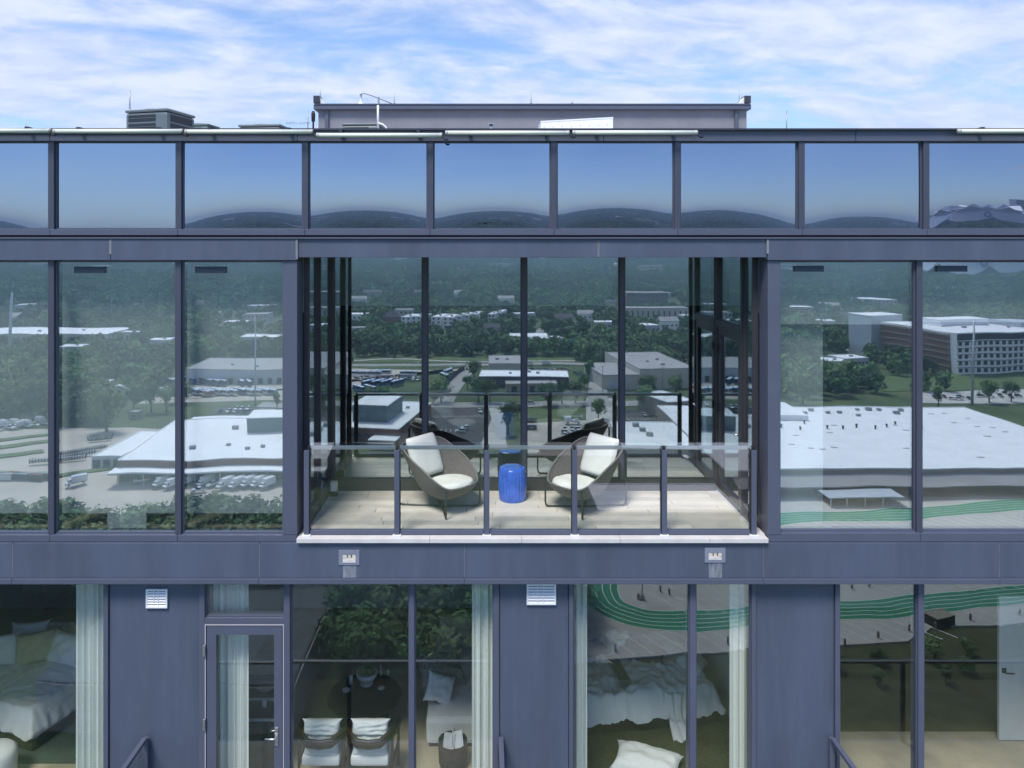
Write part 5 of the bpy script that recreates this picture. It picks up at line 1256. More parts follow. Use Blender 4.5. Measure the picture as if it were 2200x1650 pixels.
# more houses and sheds between the trees
hp = 0
for px, py, w_, lab in ((690, 640, 60, 0), (770, 655, 34, 0), (800, 640, 40, 1), (905, 640, 30, 1), (1090, 655, 36, 0), (1130, 690, 44, 2), (1215, 700, 40, 1), (1260, 690, 34, 0), (1300, 712, 40, 2), (1320, 665, 30, 1), (1395, 720, 50, 2), (1440, 712, 40, 0), (1180, 745, 70, 2), (1060, 722, 36, 1), (990, 640, 30, 0), (700, 742, 50, 2), (60, 668, 60, 2), (110, 690, 40, 1), (20, 690, 30, 0), (300, 668, 28, 0), (280, 735, 40, 2), (350, 752, 44, 2), (150, 775, 50, 2), (430, 664, 24, 1), (560, 668, 60, 2), (590, 712, 40, 1), (640, 650, 40, 0), (1500, 700, 60, 2), (1560, 690, 40, 1), (1600, 668, 50, 0), (1640, 720, 70, 2), (1780, 668, 40, 0), (1820, 690, 34, 1), (1770, 705, 40, 2), (1990, 640, 50, 0), (2120, 636, 40, 1), (2180, 640, 50, 2), (1880, 640, 40, 1), (1560, 745, 80, 2), (1840, 795, 60, 2), (1790, 800, 46, 2)):
    hp += 1; m_, r_ = ((M_WHITE, M_ROOFG), (M_BEIGE2, M_CHAR), (M_SIDING, M_ROOFW))[lab]
    t, a, dp, h = building(("house", "house", "shed")[lab], ("white house with a grey roof among the far trees", "cream house with a dark gable roof among the far trees", "pale metal shed with a white roof among the far trees")[lab], px - w_ / 2, px + w_ / 2, py, R.uniform(12, 22), R.uniform(7, 11), m_, r_, (max(2, int(w_ / 9)), 1, 2.4, 2.4), 0, ((.2, .5),) if lab == 2 else (), rot=R.uniform(-.25, .25), group=("white houses among the far trees", "cream houses among the far trees", "metal sheds among the far trees")[lab])
    if lab < 2:
        MB().prism([(-dp - .6, h), (.6, h), (-dp / 2, h + 4.5)], -a - .5, a + .5, 'x').build("gable_roof", r_, t)
# far roofs and clearings on the hills
for i in range(26):
    az = R.uniform(-.55, .65); r = R.uniform(2300, 4800); X, Y = r * math.sin(az), -r * math.cos(az)
    t = thing("far_building", "%s distant building, %s on the wooded hills" % (("long pale", "squat pale", "small pale")[i % 3], "far left" if az < -.3 else "left" if az < -.1 else "middle" if az < .12 else "right" if az < .35 else "far right"), "building", (X, Y, ground_z(X, Y) - 1), R.uniform(-.4, .4), "distant buildings on the wooded hills")
    l = R.uniform(15, 45); MB().box(-l, l, -12, 12, 0, R.uniform(14, 26)).build("wall", R.choice((M_WHITE, M_BEIGE2, M_TAN)), t); MB().box(-l, l, -12, 12, 26.01, 27).build("roof", M_ROOFW, t)
    KEEP.append([(X - l - 10, Y + 60), (X + l + 10, Y + 60), (X + l + 10, Y - 20), (X - l - 10, Y - 20)])
for a0, r0_, a1, r1_ in ((-.05, 2900, .02, 3100), (.02, 3100, .05, 2700), (.10, 3600, .17, 3300), (.17, 3300, .19, 2900), (.22, 3500, .15, 2700)):
    P = [(r_ * math.sin(a_), -r_ * math.cos(a_)) for a_, r_ in ((a0 + (a1 - a0) * k / 8, r0_ + (r1_ - r0_) * k / 8) for k in range(9))]
    Lp, Rp = strip_pts(P, 34); KEEP.append(Lp + Rp[::-1]); n = 9
    mb = MB(); Lq, Rq = strip_pts(P, 20); mb.add([(*p, ground_z(*p) + 4) for p in Lq] + [(*p, ground_z(*p) + 4) for p in Rq], [(i, n + i, n + i + 1, i + 1) for i in range(n - 1)])
    o = mb.build("hill_road", M_CONC); tag(o, kind="structure")
# ---- vehicles
M_TYRE = mat("tyre_rubber", (.015, .015, .016), .9); M_CGLASS = mat("car_glass", (.02, .025, .03), .08)
WHEELS = {}
def wheel_me(r, w_):
    k = (r, w_)
    if k not in WHEELS:
        mb = MB().lathe([(r * .3, -w_ / 2), (r * .9, -w_ / 2), (r, -w_ / 3), (r, w_ / 3), (r * .9, w_ / 2), (r * .3, w_ / 2)], 14)
        mb.v = [(p[0], p[2], p[1]) for p in mb.v]
        rim = MB().lathe([(.01, w_ / 2 + .004), (r * .58, w_ / 2 + .003), (r * .6, w_ / 2 - .02)], 10, cap=False).lathe([(r * .6, -w_ / 2 + .02), (r * .58, -w_ / 2 - .003), (.01, -w_ / 2 - .004)], 10, cap=False); rim.v = [(p[0], p[2], p[1]) for p in rim.v]
        WHEELS[k] = (mb.mesh("wheel", M_TYRE), rim.mesh("rim", M_TRIM))
    return WHEELS[k]
def wheels(t, xs, y, r=.34, w_=.22):
    a, b = wheel_me(r, w_)
    for x in xs:
        for s in (-1, 1): wq = link("wheel", a, t, (x, s * y, r)); link("rim", b, wq)
def profile_body(prof, w_, inset):
    """car body: side profile (x, z, half width factor) swept across the width"""
    mb = MB(); n = len(prof)
    vs_ = []
    for s, k in ((-1, 1), (1, 1)):
        for x, z, f in prof: vs_.append((x, s * w_ / 2 * f, z))
    mb.add(vs_, [tuple(range(n)), tuple(range(n, 2 * n))[::-1]] + [(i, n + i, n + (i + 1) % n, (i + 1) % n) for i in range(n)]); return mb
PAINT = {k: mat("car_paint_" + k, c, .3, 0, 0, coat=.6) for k, c in (("white", (.72, .73, .75)), ("black", (.012, .013, .016)), ("grey", (.16, .17, .18)), ("silver", (.45, .46, .48)), ("red", (.28, .03, .025)), ("blue", (.04, .09, .25)), ("green", (.22, .50, .10)), ("orange", (.55, .14, .04)))}
PROTO = {}
def car_proto(kind, col):
    k = (kind, col)
    if k in PROTO: return PROTO[k]
    m = PAINT[col]
    if kind in ("car", "suv"):
        h = 1.45 if kind == "car" else 1.8; hb = .85 if kind == "car" else 1.05
        body = [(2.25, .35, .93), (2.28, .6, .95), (2.1, .78, .96), (1.0, hb, 1), (-1.9 if kind == "car" else -2.2, hb + .02, 1), (-2.25, hb - .1, .95), (-2.28, .4, .93)]
        cabin = [(1.0, hb, .95), (.25, h - .02, .80), (-1.1 if kind == "car" else -1.9, h, .80), (-1.9 if kind == "car" else -2.2, hb, .95)]
        parts = [("body", profile_body(body, 1.82, 0), m), ("window", profile_body(cabin, 1.76, 0), M_CGLASS), ("roof", MB().cbox(-1.05 if kind == "car" else -1.85, .2, -.66, .66, h - .03, h + .03, .02), m)]
        wh = ((1.4, -1.4), .82, .34)
    elif kind == "pickup":
        body = [(2.8, .45, .93), (2.82, .8, .96), (2.6, 1.05, .97), (1.3, 1.15, 1), (-2.8, 1.15, 1), (-2.8, .5, .98)]
        cabin = [(1.35, 1.15, .95), (.65, 1.85, .82), (-.75, 1.87, .82), (-.95, 1.15, .95)]
        parts = [("body", profile_body(body, 1.95, 0), m), ("window", profile_body(cabin, 1.85, 0), M_CGLASS), ("roof", MB().cbox(-.75, .62, -.74, .74, 1.84, 1.91, .02), m), ("load_bed", MB().box(-2.7, -1.05, -.8, .8, 1.152, 1.17), M_TYRE)]
        wh = ((1.8, -1.8), .85, .40)
    elif kind == "box_truck":
        cab = [(3.6, .6, .95), (3.65, 1.2, .96), (3.0, 1.4, .97), (2.5, 2.25, .9), (1.75, 2.3, .9), (1.75, .6, .97)]
        parts = [("cab", profile_body(cab, 2.0, 0), m), ("windscreen", profile_body([(2.98, 1.45, .90), (2.52, 2.2, .84), (2.46, 2.2, .84), (2.9, 1.45, .90)], 2.02, 0), M_CGLASS),
                 ("side_window", MB().box(1.95, 2.5, -.985, .985, 1.5, 2.1), M_CGLASS), ("cargo_box", MB().cbox(-3.6, 1.70, -1.15, 1.15, .85, 3.25, .05), PAINT["white"]), ("bumper", MB().cbox(3.55, 3.75, -.95, .95, .5, .75, .03), M_TYRE), ("chassis", MB().box(-3.5, 3.3, -.45, .45, .5, .84), M_TYRE)]
        wh = ((2.7, -2.3), .92, .42)
    elif kind == "coach":
        parts = [("body", MB().cbox(-6, 6, -1.27, 1.27, .35, 3.45, .18), m), ("side_window", MB().box(-5.6, 5.3, -1.285, 1.285, 1.75, 2.85), M_CGLASS), ("windscreen", MB().box(5.9, 6.02, -1.12, 1.12, 1.2, 2.9), M_CGLASS), ("roof", MB().cbox(-5.85, 5.85, -1.18, 1.18, 3.4, 3.55, .06), mat("coach_roof_" + col, (.62, .72, .86), .4)), ("roof_hatch", MB().box(-2.5, -1, -.6, .6, 3.551, 3.62), M_CHAR), ("roof_hatch", MB().box(2, 3, -.4, .4, 3.551, 3.62), M_CHAR)]
        wh = ((4.0, -3.4, -4.7), 1.12, .5)
    elif kind == "bucket_truck":
        cab = [(4.0, .7, .95), (4.1, 1.3, .95), (3.1, 1.6, .97), (2.7, 2.5, .9), (1.6, 2.55, .9), (1.6, .7, .97)]
        parts = [("cab", profile_body(cab, 2.2, 0), m), ("windscreen", profile_body([(3.08, 1.65, .90), (2.72, 2.45, .84), (2.66, 2.45, .84), (3.0, 1.65, .90)], 2.22, 0), M_CGLASS), ("utility_box", MB().cbox(-4.2, -.6, -1.2, 1.2, .9, 3.2, .05), m), ("tool_body", MB().cbox(-.58, 1.5, -1.2, 1.2, .8, 1.9, .05), m),
                 ("boom", MB().tube([(-.2, 0, 1.9), (-.2, 0, 3.5), (4.6, 0, 3.6)], .18, 8), m), ("boom_arm", MB().tube([(-5.0, .35, 3.55), (4.2, .35, 3.9)], .14, 8), m), ("bucket", MB().cbox(4.3, 5.2, -.5, .5, 3.2, 4.2, .1), m)]
        wh = ((3.2, -2.4), 1.0, .48)
    t = thing(kind, "x", "x")
    for nm, mb, mm in parts: mb.build(nm, mm, t)
    wheels(t, *wh)
    PROTO[k] = t; t["used"] = 0
    return t
CATS = {"car": "car", "suv": "car", "pickup": "pickup truck", "box_truck": "truck", "coach": "bus", "bucket_truck": "truck"}
def vehicle(kind, col, px, py, deg, lab, group):
    t = car_proto(kind, col)
    X, Y = G(px, py)
    if t["used"]: t = dup(t)
    else: t["used"] = 1
    t.location = (X, Y, LV[0] + .03); t.rotation_euler = (0, 0, math.radians(deg))
    t["label"] = lab; t["category"] = CATS[kind]; t["group"] = group
    return t
# depot dock: box trucks and pickups (nose towards the tower and to the left)
for i, (px, py, kd) in enumerate(((162, 1050, "box_truck"), (350, 1052, "box_truck"), (372, 1055, "box_truck"), (403, 1046, "box_truck"), (440, 1048, "box_truck"), (484, 1054, "box_truck"), (508, 1054, "box_truck"), (534, 1051, "box_truck"), (556, 1051, "box_truck"), (576, 1053, "box_truck"))):
    vehicle(kd, "white", px, py, 118 if i else 140, "white box truck in the row backed up to the depot dock" if i else "white box truck standing alone left of the depot row", "white box trucks at the depot")
for px, py, d, lab in ((305, 1046, 150, "white pickup left of the row of box trucks"), (426, 1064, 165, "white pickup parked in front of the row of box trucks"), (458, 1050, 120, "white pickup squeezed into the row of box trucks")):
    vehicle("pickup", "white", px, py, d, lab, "white pickups at the depot")
for i in range(4): vehicle("pickup" if i % 2 else "box_truck", "white", -20 + i * 40, 930 - i * 5, 15, "white works vehicle parked along the trees in the yard", "works vehicles in the far left yard")
for px, py, d in ((510, 884, 100), (522, 884, 100), (536, 884, 95)): vehicle("suv", "white", px, py, d, "white car parked at the back of the asphalt lot by the garage", "cars in the asphalt lot")
# coaches
for px, py, d in [(372 + 0 * 14, 826, 40), (402, 824, 40), (440, 826, 42), (458, 827, 42), (474, 827, 42), (520, 827, 62), (536, 828, 62)]: vehicle("coach", "blue", px, py, d, "blue and white coach standing nose out at the garage bays", "coaches at the garage bays")
for i in range(17): vehicle("coach", "white" if i % 4 else "blue", 300 + i * 18, 848 + (1.5 if i % 3 else 0), 42 + R.uniform(-3, 3), "pale roofed coach in the long slanting row in the yard", "coaches in the slanting row")
vehicle("coach", "orange", 433, 851, 42, "orange coach in the slanting row in the yard", "coaches in the slanting row")
for i, px in enumerate((770, 800, 822, 878)): vehicle("coach", "white", px, 812 - (3 if i == 2 else 0), 4, "white coach parked sideways at the back of the fenced yard", "coaches along the back fence")
for i, px in enumerate((790, 811, 830, 854)): vehicle("coach", "blue", px, 833, 122, "dark coach with a light roof in the middle of the fenced yard", "dark coaches in the yard middle")
for px in (768, 793): vehicle("coach", "blue", px, 846, 50, "dark coach with a light roof at the near edge of the yard", "dark coaches at the yard edge")
vehicle("coach", "green", 955, 818, 66, "lime green coach beside the slanting black fence", "green coaches by the fence"); vehicle("coach", "white", 963, 808, 112, "white coach nose to nose with the lime green one", "green coaches by the fence")
cols = ["white", "black", "grey", "black", "silver", "red", "black", "white", "grey"]
for i in range(34):
    px, py = 765 + (i % 17) * 8.3 + R.uniform(-2, 2), 818 + 4.5 * (i // 17) + R.uniform(-1.5, 1.5); c = R.choice(cols)
    vehicle("car", c, px, py, R.choice((80, 100, 20)), "%s car in the crowd of staff cars between the coaches" % c, "staff cars between the coaches")
vehicle("car", "white", 895, 785, 2, "white car driving on the road behind the fenced yard", "cars on the road")
vehicle("box_truck", "white", 1176, 788, 5, "white box truck on the road beyond the shop", "trucks on the road"); vehicle("box_truck", "white", 1136, 788, 8, "white box truck half hidden behind the balcony mullion", "trucks on the road")
for i in range(9): vehicle("car", R.choice(cols), 1135 + i * 11, 799 + R.uniform(-1, 1), R.choice((70, 110, 15)), "car parked in the yard behind the white roofed shop", "cars behind the shop")
for i in range(7): vehicle("car", "black", 1240 + i * 6, 806 + (i % 2) * 4, R.choice((10, 100)), "black car in the scrap yard beside the street", "black cars in the scrap yard")
vehicle("suv", "white", 1033, 892, 80, "white car parked alone at the upper edge of the dark car park", "white cars in the dark car park")
vehicle("suv", "white", 990, 936, 176, "nearer of two white vans in the dark car park", "white cars in the dark car park"); vehicle("suv", "white", 1000, 929, 172, "farther of two white vans in the dark car park", "white cars in the dark car park")
vehicle("car", "white", 882, 938, 170, "white car beside the brick store", "cars beside the brick store"); vehicle("car", "black", 897, 888, 100, "dark car in the upper corner of the dark car park", "cars beside the brick store")
vehicle("car", "silver", 1143, 873, 4, "silver car passing on the street before the hedge", "cars on the street"); vehicle("car", "blue", 1428, 885, 100, "blue car beside the tan clinic", "cars beside the clinic")
vehicle("bucket_truck", "white", 1233, 917, 4, "white bucket truck standing on the works yard", "trucks on the works yard")
for i in range(9): vehicle("suv", R.choice(("white", "white", "silver")), 1218 + (i % 3) * 14 + R.uniform(-2, 2), 932 + (i // 3) * 7, R.choice((5, 95)), "pale car parked in the cluster below the bucket truck", "cars below the bucket truck")
for i in range(6): vehicle("car", R.choice(("black", "grey", "blue")), 1138 + (i % 3) * 7, 912 + (i // 3) * 16, 100, "dark car at the left edge of the works yard", "dark cars on the works yard")
vehicle("pickup", "white", 2060, 862, 10, "white pickup behind the store by the steel pole", "cars behind the store")
for i in range(14): vehicle(R.choice(("car", "suv")), R.choice(cols), 470 + (i % 7) * 20 + R.uniform(-3, 3), 890 + (i // 7) * 22, 100, "staff car standing in a bay of the asphalt lot by the garage", "cars in the bays of the asphalt lot")
for i in range(12): vehicle(R.choice(("pickup", "suv", "box_truck")), "white", -10 + i * 10 + R.uniform(-3, 3), 925 - i * 1.4 + 6 * (i % 2), R.choice((15, 25, 100)), "white works vehicle crowded at the trees of the far yard", "white vehicles crowded in the far yard")
for i in range(9): vehicle("car", R.choice(cols), 150 + i * 13, 796 + R.uniform(-3, 3), R.choice((10, 90)), "car parked in the clearing among the left trees", "cars in the clearing at the left")
for i in range(10): vehicle(R.choice(("car", "suv")), R.choice(cols), 2000 + i * 22 + R.uniform(-4, 4), 858 + R.uniform(-3, 3), R.choice((10, 100)), "car parked in the lot behind the store", "cars in the lot behind the store")
for i in range(6): vehicle("car", R.choice(cols), 1385 + i * 14, 900, 95, "car in the small car park beside the clinic", "cars in the small car park")
# cable reels in the depot yard
def reel(): 
    t = thing("cable_reel", "dark cable reel with pale drum lying in the depot yard", "cable reel", (0, 0, 0), 0, "cable reels in the depot yard")
    for s in (-.55, .55):
        mb = MB().lathe([(.2, -.05), (1.15, -.05), (1.15, .05), (.2, .05)], 18); mb.v = [(p[0], p[2] + s, p[1] + 1.15) for p in mb.v]; mb.build("flange", M_CHAR, t)
    mb = MB().lathe([(.75, -.5), (.75, .5)], 16); mb.v = [(p[0], p[2], p[1] + 1.15) for p in mb.v]; mb.build("drum", M_TRIM, t); return t
r0_ = reel(); first = True
for rowi, (xa, xb2, ya, yb2, n) in enumerate(((118, 226, 990, 972, 22), (116, 200, 997, 984, 16), (70, 180, 1004, 995, 18), (190, 240, 950, 944, 14), (192, 236, 955, 950, 12), (60, 105, 908, 898, 10))):
    for k in range(n):
        f_ = k / (n - 1); X, Y = G(xa + (xb2 - xa) * f_, ya + (yb2 - ya) * f_)
        o = r0_ if first else dup(r0_); first = False; o["label"] = "dark cable reel in the %s row of reels in the depot yard" % ("long slanting", "short middle", "lowest", "raised back", "second raised", "far left")[rowi]; o.location = (X, Y, LV[0] + .02); o.rotation_euler = (0, 0, R.uniform(1.15, 1.5))
# ---- poles, wires and fences
def pole(px, pyb, h, r0q, r1q, m, lab, arms=0, nm="utility_pole", group=None):
    X, Y = G(px, pyb); t = thing(nm, lab, "pole", (X, Y, 0), R.uniform(-.3, .3), group)
    MB().tube([(0, 0, -.3), (0, 0, h)], [r0q, r1q], 10).build("shaft", m, t)
    for k in range(arms): MB().box(-1.4, 1.4, -.08, .08, h - .9 - k * 1.6, h - .7 - k * 1.6).build("crossarm", m, t)
    return X, Y
M_GALV = mat("galvanised_steel", (.50, .53, .56), .5, .3); M_WOOD = mat("weathered_pole_wood", (.22, .19, .16), .9)
pole(22, 790, 58, 1.5, .75, M_GALV, "thick pale steel pylon pole at the far left", 0, "pylon_pole"); pole(2093, 872, 50, .85, .45, M_GALV, "tall blue grey steel pole behind the store", 0, "pylon_pole"); pole(551, 872, 52, .5, .28, M_GALV, "tall slim steel pole in front of the bus garage", 2, "pylon_pole")
for i, (px, py, h) in enumerate(((160, 660, 40), (240, 704, 36), (347, 702, 40), (525, 662, 40), (772, 690, 22), (824, 690, 22), (940, 674, 22), (848, 778, 17), (1196, 698, 22), (1296, 795, 20), (1300, 850, 18), (1030, 826, 18), (1385, 655, 50), (1458, 640, 60), (1425, 852, 18), (958, 832, 14))):
    pole(px, py, h, .22, .15, M_WOOD if i > 3 else M_GALV, "slim utility pole rising among the trees", 1, "utility_pole", "utility poles across the town")
def wire(pts, lab):
    P = []
    for (ax, ay, az), (bx, by, bz) in zip(pts[:-1], pts[1:]):
        for k in range(8): f_ = k / 8; P.append((ax + (bx - ax) * f_, ay + (by - ay) * f_, az + (bz - az) * f_ - 5 * 4 * f_ * (1 - f_) * .6))
    P.append(pts[-1]); o = MB().tube(P, .07, 4).build("power_line", M_CHAR); tag(o, lab, "cable", "power lines over the town")
for dz in (0, 1.6, 3.4): wire([(*G(560, 872), 30 + dz), (*G(848, 778), 15 + dz), (*G(1196, 790), 17 + dz), (*G(1296, 795), 18 + dz), (*G(1640, 830), 24 + dz)], "thin power line sagging across the town")
def fence(pts, h, m, nm, lab, step=4, see=False):
    P = [G(*p) for p in pts]; t = thing(nm, lab, "fence", (*P[0], 0)); mbp = MB(); mbr = MB()
    for (ax, ay), (bx, by) in zip(P[:-1], P[1:]):
        l = math.hypot(bx - ax, by - ay); n = max(1, int(l / step))
        for k in range(n): x, y = ax - P[0][0] + (bx - ax) * k / n, ay - P[0][1] + (by - ay) * k / n; mbp.box(x - .06, x + .06, y - .06, y + .06, 0, h)
        a_, b_ = (ax - P[0][0], ay - P[0][1]), (bx - P[0][0], by - P[0][1])
        if see: 
            for z in (.1, h * .5, h - .05): mbr.tube([(*a_, z), (*b_, z)], .03, 4)
        else: mbr.add([(*a_, 0), (*b_, 0), (*b_, h), (*a_, h), (a_[0] + .05, a_[1] + .1, 0), (b_[0] + .05, b_[1] + .1, 0), (b_[0] + .05, b_[1] + .1, h), (a_[0] + .05, a_[1] + .1, h)], [(0, 1, 2, 3), (7, 6, 5, 4), (3, 2, 6, 7)])
    mbp.build("fence_posts", m, t); mbr.build("mesh_panel", m, t)
fence([(640, 796), (1008, 791)], 3, M_GALV, "chain_fence", "long chain fence along the back of the coach yard", 5, True)
fence([(945, 846), (965, 825), (985, 806), (1000, 797)], 3.5, M_CHAR, "screen_fence", "black screened fence slanting beside the street")
fence([(300, 872), (620, 868), (760, 858)], 3, M_GALV, "chain_fence", "chain fence along the near side of the coach yard", 5, True)
fence([(620, 930), (500, 932), (390, 930)], 2, M_GALV, "chain_fence", "chain fence behind the white roofed depot", 4, True)
for px, py in ((1322, 1404), (1560, 1386), (1812, 1392), (1888, 1376), (1960, 1362), (2006, 1356), (2085, 1337), (2190, 1327), (1372, 1290), (1420, 1275), (1440, 1282), (1870, 1262), (1920, 1255), (1830, 1266)):
    X, Y = G(px, py); o = MB().lathe([(.28, 0), (.28, 1.3), (.24, 1.4), (.02, 1.42)], 10).build("bollard", M_WOOD, None, (X, Y, LV[0])); tag(o, "squat timber bollard at the edge of the big car park", "bollard", "bollards around the car park")
X, Y = G(1372, 1290)
t = thing("lamp_post", "curved black lamp post on a concrete block in the car park loop", "lamp post", (X + 1, Y, LV[0])); MB().cbox(-.6, .6, -.6, .6, 0, 1.0, .05).build("base_block", M_ROAD, t); MB().tube([(0, 0, 1), (0, 0, 8), (.6, 0, 9.2), (2, 0, 9.6)], .12, 8).build("shaft", M_CHAR, t); MB().cbox(1.8, 3, -.2, .2, 9.5, 9.75, .04).build("lamp_head", M_CHAR, t)
# concrete stair beside the tower, with its handrail
X0, Y0 = G(640, 1400); 
t = thing("terrace_block", "grey concrete terrace roof with a thin rail beside the trees below", "terrace", (X0 - 8, Y0 + 6, 0)); MB().box(-34, 14, -30, 22, 0, 9).build("wall", M_ROAD, t); MB().box(-34, 13.6, -29.6, 21.6, 9.002, 9.4).build("roof", mat("dark_roof_gravel", (.085, .10, .115), .9, 0, .4, .25), t)
mb = MB().tube([(13.8, -29, 10.4), (13.8, 21, 10.4)], .06, 6)
for k in range(14): mb.tube([(13.8, -29 + k * 3.85, 9), (13.8, -29 + k * 3.85, 10.4)], .05, 5)
mb.build("handrail", M_CHAR, t)
KEEP.append([(X0 - 45, Y0 + 30), (X0 + 9, Y0 + 30), (X0 + 9, Y0 - 26), (X0 - 45, Y0 - 26)])

# ---- trees
def leaf_mat(name, c):
    m = bpy.data.materials.new(name); m.use_nodes = True; t = m.node_tree; b = t.nodes["Principled BSDF"]; b.inputs["Roughness"].default_value = .75; b.inputs["Specular IOR Level"].default_value = .25
    oi = t.nodes.new("ShaderNodeObjectInfo"); co = t.nodes.new("ShaderNodeTexCoord"); n = t.nodes.new("ShaderNodeTexNoise"); n.inputs["Scale"].default_value = .8; n.inputs["Detail"].default_value = 3
    t.links.new(co.outputs["Object"], n.inputs[0])
    ge = t.nodes.new("ShaderNodeNewGeometry"); n5 = t.nodes.new("ShaderNodeTexNoise"); n5.inputs["Scale"].default_value = .013; n5.inputs["Detail"].default_value = 4; t.links.new(ge.outputs["Position"], n5.inputs[0])
    v5 = t.nodes.new("ShaderNodeMapRange"); v5.inputs[1].default_value = .33; v5.inputs[2].default_value = .67; v5.inputs[3].default_value = .55; v5.inputs[4].default_value = 1.55; t.links.new(n5.outputs[0], v5.inputs[0])
    m5 = t.nodes.new("ShaderNodeMath"); m5.operation = 'MULTIPLY'; t.links.new(v5.outputs[0], m5.inputs[0])
    hs = t.nodes.new("ShaderNodeHueSaturation"); hs.inputs["Color"].default_value = (*c, 1)
    a = t.nodes.new("ShaderNodeMapRange"); a.inputs[3].default_value = .465; a.inputs[4].default_value = .525; t.links.new(oi.outputs["Random"], a.inputs[0]); t.links.new(a.outputs[0], hs.inputs["Hue"])
    ml = t.nodes.new("ShaderNodeMath"); ml.operation = 'MULTIPLY'; ml.inputs[1].default_value = 7.3; t.links.new(oi.outputs["Random"], ml.inputs[0])
    fr = t.nodes.new("ShaderNodeMath"); fr.operation = 'FRACT'; t.links.new(ml.outputs[0], fr.inputs[0])
    v1 = t.nodes.new("ShaderNodeMapRange"); v1.inputs[3].default_value = .62; v1.inputs[4].default_value = 1.35; t.links.new(fr.outputs[0], v1.inputs[0])
    v2 = t.nodes.new("ShaderNodeMapRange"); v2.inputs[1].default_value = .3; v2.inputs[2].default_value = .7; v2.inputs[3].default_value = .7; v2.inputs[4].default_value = 1.3; t.links.new(n.outputs[0], v2.inputs[0])
    mm = t.nodes.new("ShaderNodeMath"); mm.operation = 'MULTIPLY'; t.links.new(v1.outputs[0], mm.inputs[0]); t.links.new(v2.outputs[0], mm.inputs[1]); t.links.new(mm.outputs[0], m5.inputs[1]); t.links.new(m5.outputs[0], hs.inputs["Value"]); t.links.new(hs.outputs[0], b.inputs["Base Color"]); return m
M_LEAF = leaf_mat("green_foliage", (.085, .150, .055)); M_BARK = mat("tree_bark", (.09, .075, .06), .95, 0, 3, .3)
def crown(seed, nl, rad, zc, zh, leaf, clumps=11, core=True):
    """leaf sized faces gathered in clumps through the crown's volume; unit tree about 10 m high"""
    rnd = random.Random(seed); mb = MB()
    cl = []
    for k in range(clumps):
        a = rnd.uniform(0, 6.28); q = rad * .62 * math.sqrt(rnd.random()); h = rnd.uniform(-1, 1)
        cl.append((q * math.cos(a) * (1 - .3 * max(0, h)), q * math.sin(a) * (1 - .3 * max(0, h)), zc + h * zh * .62, rnd.uniform(.30, .52) * rad))
    if core:
        for cx, cy2, cz, cr in cl[:7]:
            bm = bmesh.new(); bmesh.ops.create_icosphere(bm, subdivisions=1, radius=cr * .72); bm.verts.index_update()
            mb.add([(cx + v_.co.x * rnd.uniform(.8, 1.15), cy2 + v_.co.y * rnd.uniform(.8, 1.15), cz + v_.co.z * rnd.uniform(.7, 1.05)) for v_ in bm.verts], [[v_.index for v_ in f.verts] for f in bm.faces]); bm.free()
    for i in range(nl):
        cx, cy2, cz, cr = rnd.choice(cl)
        d = Vector((rnd.gauss(0, 1), rnd.gauss(0, 1), rnd.gauss(.25, 1))).normalized(); p = Vector((cx, cy2, cz)) + d * cr * rnd.uniform(.72, 1.12)
        n = (d + Vector((rnd.gauss(0, .6), rnd.gauss(0, .6), rnd.gauss(.3, .5)))).normalized(); a = n.orthogonal().normalized(); b = n.cross(a); th = rnd.uniform(0, 6.28)
        u_ = a * math.cos(th) + b * math.sin(th); v_ = n.cross(u_); s = leaf * rnd.uniform(.6, 1.3)
        mb.add([p - u_ * s, p - v_ * s * .6, p + u_ * s, p + v_ * s * .6], [(0, 1, 2, 3)])
    return mb.mesh("crown", M_LEAF)
def trunk_me(seed, h):
    rnd = random.Random(seed); mb = MB().tube([(0, 0, -.3), (.1, .05, h * .5), (.0, .1, h)], [.36, .26, .16], 8)
    for k in range(4): a = rnd.uniform(0, 6.28); mb.tube([(0, .05, h * .6), (math.cos(a) * 1.0, math.sin(a) * 1.0, h * .95), (math.cos(a) * 2.0, math.sin(a) * 2.0, h * 1.35)], [.16, .11, .05], 6)
    return mb.mesh("trunk", M_BARK)
CROWNS = [crown(1, 900, 4.6, 6.2, 3.6, .42, 14), crown(2, 900, 4.0, 6.4, 4.2, .40, 13), crown(3, 800, 4.9, 5.6, 3.0, .42, 15), crown(4, 700, 3.2, 6.2, 4.6, .38, 12)]
TRUNKS = [trunk_me(k, 4.2) for k in range(4)]
tree_no = 0
def tree(X, Y, h, lab, group, k=None, wide=1.0):
    global tree_no
    if group.startswith("trees"): lab = ("broad crowned ", "deep crowned ", "low spreading ", "slender ")[tree_no % 4] + lab + (", tall" if h > 17 else ", shorter")
    k = tree_no % 4 if k is None else k; tree_no += 1
    t = thing("tree", lab, "tree", (X, Y, ground_z(X, Y)), R.uniform(0, 6.28), group); s = h / 10.0; t.scale = (s * wide, s * wide, s)
    link("trunk", TRUNKS[k], t); link("crown", CROWNS[k], t)
